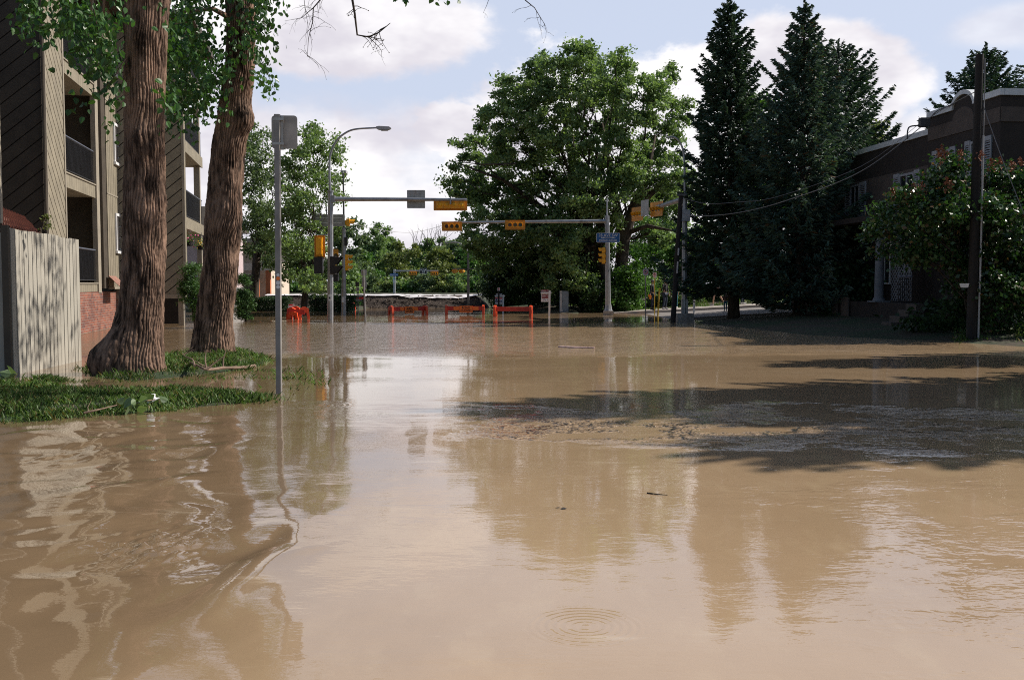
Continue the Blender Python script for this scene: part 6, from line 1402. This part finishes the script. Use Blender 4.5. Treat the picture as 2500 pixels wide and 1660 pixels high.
def person(label, foot, h, face, pose, top, bottom, hairm='hair', shoes='shoe', cap=None, longhair=False, group='people on the far pavement', bare_legs=False):
    """a standing figure h metres tall; face = heading angle; pose gives joint overrides as (right, forward, up) fractions of h"""
    t = thing('person', foot, label, 'person', group); f = V3((math.cos(face), math.sin(face), 0)); r = V3((f.y, -f.x, 0))
    J = dict(pelvis=(0, 0, .53), waist=(0, .0, .60), chest=(0, .0, .72), neck=(0, .0, .83), neck2=(0, .012, .862), head=(0, .02, .90), crown=(0, .018, .955), face=(0, .035, .885),
             sl=(-.105, 0, .80), el=(-.135, -.01, .63), wl=(-.13, .05, .50), hl=(-.128, .062, .465), sr=(.105, 0, .80), er=(.135, -.01, .63), wr=(.13, .05, .50), hr=(.128, .062, .465),
             kl=(-.055, .012, .28), al=(-.055, -.01, .045), tl=(-.06, .075, .018), kr=(.055, .012, .28), ar=(.055, -.01, .045), tr=(.06, .075, .018), pl=(-.052, 0, .49), pr=(.052, 0, .49)); J.update(pose)
    w = {k: V3(foot) + (r * a + f * b_ + V3((0, 0, c))) * h for k, (a, b_, c) in J.items()}
    rad = dict(pelvis=.072, waist=.066, chest=.078, neck=.034, neck2=.033, head=.055, crown=.042, face=.036, sl=.032, el=.024, wl=.016, hl=.017, sr=.032, er=.024, wr=.016, hr=.017, kl=.032, al=.022, tl=.018, kr=.032, ar=.022, tr=.018, pl=.048, pr=.048)
    E = [('pelvis', 'waist'), ('waist', 'chest'), ('chest', 'neck'), ('neck', 'neck2'), ('neck2', 'head'), ('head', 'crown'), ('head', 'face'), ('chest', 'sl'), ('sl', 'el'), ('el', 'wl'), ('wl', 'hl'), ('chest', 'sr'), ('sr', 'er'), ('er', 'wr'), ('wr', 'hr'),
         ('pelvis', 'pl'), ('pl', 'kl'), ('kl', 'al'), ('al', 'tl'), ('pelvis', 'pr'), ('pr', 'kr'), ('kr', 'ar'), ('ar', 'tr')]
    jt = {k: (w[k], rad[k] * h * .86) for k in J}
    for s in 'lr':                       # five fingers at each hand
        d = (w['h' + s] - w['w' + s]).normalized(); side = f if abs(d.dot(f)) < .8 else r; sg = 1 if s == 'r' else -1
        for q, (o_, L) in enumerate(((-.022, .030), (-.008, .036), (.006, .038), (.020, .033))):
            a = w['h' + s] + side * o_ * h * .5 + d * .014 * h; jt[f'f{s}{q}'] = (a, .0052 * h); jt[f'g{s}{q}'] = (a + d * L * h * .7 - r * sg * .008 * h, .0046 * h); E += [('h' + s, f'f{s}{q}'), (f'f{s}{q}', f'g{s}{q}')]
        a = w['w' + s] + d * .012 * h + side * .016 * h; jt[f'th{s}'] = (a, .006 * h); jt[f'ti{s}'] = (a + (d * .6 + side * .8).normalized() * .026 * h, .005 * h); E += [('w' + s, f'th{s}'), (f'th{s}', f'ti{s}')]
    body = skin_obj('body', jt, E, 'skin', t, 'pelvis')
    m = MB()
    for e in (-1, 1): m.ball(w['face'] + r * e * .016 * h + f * .033 * h + V3((0, 0, .012 * h)), .005 * h, nu=6, nv=4)
    m.build('eyes', M['hair'], body); m = MB(); m.ball(w['face'] + f * .037 * h, .007 * h, .007 * h, .011 * h, 6, 5); m.build('nose', M['skin'], body)
    m = MB(); m.box(Fr(w['face'] + f * .031 * h + V3((0, 0, -.018 * h)), r, (0, 0, 1), f), -.012 * h, .012 * h, -.002 * h, .002 * h, 0, .003 * h); m.build('mouth', M['sign_maroon'], body, False)
    m = MB()
    for e in (-1, 1): m.ball(w['head'] + r * e * .05 * h, .006 * h, .009 * h, .015 * h, 6, 5)
    m.build('ears', M['skin'], body)
    jk = {k: (w[k], rad[k] * h * (1.02 if k in ('chest', 'waist', 'pelvis') else 1.12)) for k in ('pelvis', 'waist', 'chest', 'neck', 'sl', 'el', 'sr', 'er')}
    for s in 'lr': jk['w' + s] = (w['e' + s].lerp(w['w' + s], .88), rad['w' + s] * h * 1.3)
    jk['neck'] = (w['neck'], .042 * h)
    skin_obj('jacket', jk, [('pelvis', 'waist'), ('waist', 'chest'), ('chest', 'neck'), ('chest', 'sl'), ('sl', 'el'), ('el', 'wl'), ('chest', 'sr'), ('sr', 'er'), ('er', 'wr')], top, t, 'pelvis')
    jk = {k: (w[k], rad[k] * h * 1.12) for k in ('pelvis', 'pl', 'pr')}
    for s in 'lr':
        if bare_legs: jk['k' + s] = (w['p' + s].lerp(w['k' + s], .8), rad['k' + s] * h * 1.35)
        else: jk['k' + s] = (w['k' + s], rad['k' + s] * h * 1.15); jk['a' + s] = (w['a' + s] + V3((0, 0, .012 * h)), rad['a' + s] * h * 1.3)
    skin_obj('trousers' if not bare_legs else 'shorts', jk, [('pelvis', 'pl'), ('pl', 'kl'), ('pelvis', 'pr'), ('pr', 'kr')] + ([] if bare_legs else [('kl', 'al'), ('kr', 'ar')]), bottom, t, 'pelvis')
    for s in 'lr':
        m = MB(); m.tube([w['a' + s] - f * .03 * h + V3((0, 0, -.018 * h)), w['a' + s] + V3((0, 0, -.01 * h)), w['t' + s], w['t' + s] + f * .02 * h], [.024 * h, .03 * h, .025 * h, .014 * h], 10); m.build('shoe', M[shoes], t)
    m = MB(); hc = w['head'] + V3((0, 0, .022 * h)) - f * .008 * h
    if cap:
        m.ball(hc + V3((0, 0, .014 * h)), .058 * h, .058 * h, .05 * h, 14, 8); c_ = m.build('cap', M[cap], t); m = MB(); fr_ = Fr(hc + f * .05 * h + V3((0, 0, .012 * h)), r, f, (0, 0, 1)); m.disc(fr_, 0, .01 * h, .042 * h, -.003 * h, .003 * h, 16, .034 * h); m.build('peak', M[cap], c_); m = MB()
        m.ball(hc - f * .012 * h - V3((0, 0, .008 * h)), .054 * h, .05 * h, .048 * h, 12, 8)
    else: m.ball(hc - f * .01 * h + V3((0, 0, .008 * h)), .059 * h, .059 * h, .056 * h, 14, 8)
    if longhair: m.tube([hc, hc - f * .04 * h - V3((0, 0, .07 * h)), hc - f * .05 * h - V3((0, 0, .2 * h)), hc - f * .05 * h - V3((0, 0, .30 * h))], [.055 * h, .07 * h, .066 * h, .03 * h], 10)
    m.build('hair', M[hairm], t); return t, w
def stand(px, py_foot, Y, dz=.02): p = pt(px, py_foot, Y); return V3((p.x, Y, float(road_z(np.array(p.x))) + .11 + dz))
Yp_ = 55.2
t, w = person('man in a pale cap and dark jacket beside the angled parking sign', stand(1592, 763, Yp_), 1.72, R(-28), dict(wr=(.16, -.02, .50), hr=(.162, -.02, .465)), 'black_cloth', 'navy_cloth', shoes='rubber', cap='grey_cloth')
hp = w['hl'] if pt(1583, 730, Yp_) else w['hr']; hp = w['hr'] if w['hr'].x < w['hl'].x else w['hl']
o = tag(MB().prism(Fr(hp + V3((0, -.02, 0)), (1, 0, 0), (0, 0, 1), (0, -1, 0)), [(-.12, .05), (.0, .03), (.10, -.02), (.05, -.22), (-.02, -.2), (-.06, -.1)], 0, .03).build('folded_flag', M['hivis'], None, False), 'small orange and yellow cloth held by the man in the cap', 'cloth')
person('man in a black jacket with one hand raised to his face', stand(1623, 763, Yp_ - .2), 1.72, R(-50), dict(er=(.14, .06, .66), wr=(.06, .13, .80), hr=(.035, .115, .845), kr=(.06, .03, .28), ar=(.09, .0, .045), tr=(.1, .075, .018)), 'black_cloth', 'navy_cloth')
person('person in dark clothes and teal trousers half hidden behind the leaning utility pole', stand(1648, 762, Yp_ + .3), 1.76, R(-120), {}, 'black_cloth', 'teal_cloth')
person('bare legged person in dark clothes walking along the pavement under the spruce', stand(1752, 758, 55.6), 1.72, R(175), dict(kl=(-.05, .13, .30), al=(-.05, .16, .05), tl=(-.05, .23, .03), kr=(.05, -.10, .29), ar=(.05, -.24, .075), tr=(.05, -.20, .02), er=(.13, .1, .64), wr=(.13, .16, .52), hr=(.13, .17, .49), el=(-.13, -.1, .64), wl=(-.13, -.12, .50), hl=(-.13, -.115, .47)), 'black_cloth', 'black_cloth', bare_legs=True)
c = pt(1771, 764, 50.5); cz = float(road_z(np.array(c.x))) - .0
person('small long haired child in a dusky top and teal trousers', V3((c.x, 50.5, cz)), .98, R(100), {}, 'plum_cloth', 'teal_cloth', longhair=True)
person('person in a pale blue top just right of the left spruce\'s trunk', stand(1813, 757, 56.2), 1.7, R(20), dict(wr=(.1, .12, .6), hr=(.1, .15, .6)), 'blue_cloth', 'navy_cloth')

# ------------------------------------------------------------------ litter and driftwood
def driftwood(label, pts, r, side=3, seed=1, mat='stick', name='fallen_branch'):
    random.seed(seed); P = smooth([V3(p) for p in pts], 5); m = MB(); m.tube(P, [r * (1 - .7 * i / len(P)) * random.uniform(.85, 1.15) for i in range(len(P))], 7)
    for _ in range(side):
        i = random.randint(2, len(P) - 3); d = V3((random.uniform(-1, 1), random.uniform(-.6, .6), random.uniform(.2, 1))).normalized(); L = random.uniform(.12, .4); m.tube([P[i], P[i] + d * L * .5, P[i] + d * L + V3((.05, 0, .02))], [r * .5, r * .35, r * .15], 5)
    return tag(m.build(name, M[mat], None), label, 'branch', 'driftwood and fallen branches')
zb = .12
driftwood('crooked bare branch lying on the grass between the two trunks', [gp(622, 893, .03), gp(590, 897, .05), gp(545, 898, .08), gp(505, 902, .12), gp(478, 890, .18), gp(462, 884, .16)], .036, 4, 3)
driftwood('short forked stick beside the leaning trunk\'s foot', [gp(475, 893, .2), gp(470, 878, .16), gp(452, 870, .12), (gp(446, 862, .15))], .022, 2, 4)
driftwood('thin stick lying in the front strip of grass', [gp(205, 1008, .07), gp(240, 1000, .10), gp(285, 989, .12)], .014, 1, 5)
driftwood('straight twig lying at the water\'s edge right of the leaning trunk', [gp(570, 880, .06), gp(600, 878, .05), gp(622, 880, .03)], .012, 1, 6)
P = [gp(1364, 847, .012), gp(1400, 848.5, .015), gp(1452, 849.5, .012)]
o = MB().tube(P, [.03, .032, .022], 7).build('floating_pole', pm('faded_red_white_paint', (.52, .36, .32), .6, .5, 6), None); tag(o, 'faded red and white stick floating on the open water', 'stick')
driftwood('dark sprig floating on the tan water', [gp(1580, 1203, .004), gp(1606, 1206, .006), gp(1630, 1208, .004)], .006, 0, 7, 'pole_wood', 'floating_twig')
def bits(label, name, px, py, n, spread, mat, sz, seed):
    np.random.seed(seed); c = np.array(gp(px, py, .006)); Q = c + np.random.normal(0, 1, (n, 3)) * [spread, spread, .0]
    v, f = leaf_cards(Q, sz, sz * .6, (0, 0, 1), 6); return tag(link(name, npmesh(name, v, f), M[mat], None, False), label, 'floating debris')
bits('dark floating leaf on the tan water, left of the sprig', 'floating_leaf', 1368, 1240, 2, .015, 'pole_wood', .045, 1)
t = thing('crumpled_bag', gp(368, 978, .12), 'crumpled pale plastic scrap on the front strip of grass', 'litter')
np.random.seed(3); m = MB(); m.ball(gp(368, 977, .09), .085, .06, .04, 16, 10); m.v = [tuple(np.array(v) + (vnoise(v[0] * 14, v[1] * 14, v[2] * 14, 5) - .5) * np.array([.09, .09, .1])) for v in m.v]; m.build('scrap', M['sign_white'], t, True, 20)
t = thing('broken_leaf_sprig', gp(345, 985, .1), 'broken sprig of big leaves on the front strip of grass', 'leaves'); P = np.array(gp(350, 980, .14)) + np.random.normal(0, 1, (16, 3)) * [.16, .12, .05]; v, f = heart_leaves(P, .14, .0); link('leaves', mesh_mixed('leaves', v, f), M['leaf_grey'], t, False)
m = MB(); m.tube([gp(330, 985, .1), gp(360, 978, .15), gp(378, 975, .14)], .008, 5); m.build('stem', M['stick'], t)
bits('yellow leaf caught in the front strip of grass', 'fallen_leaf', 420, 975, 3, .05, 'hivis', .07, 5)
t = thing('broken_leaf_sprig', gp(20, 925, .05), 'small sprig of pale leaves at the fence\'s near corner', 'leaves'); P = np.array(gp(18, 922, .1)) + np.random.normal(0, 1, (9, 3)) * [.14, .08, .05]; v, f = heart_leaves(P, .16, .0); link('leaves', mesh_mixed('leaves', v, f), M['leaf_grey'], t, False)
m = MB(); m.tube([gp(0, 928, .03), gp(24, 922, .08)], .01, 5); m.build('stem', M['stick'], t)
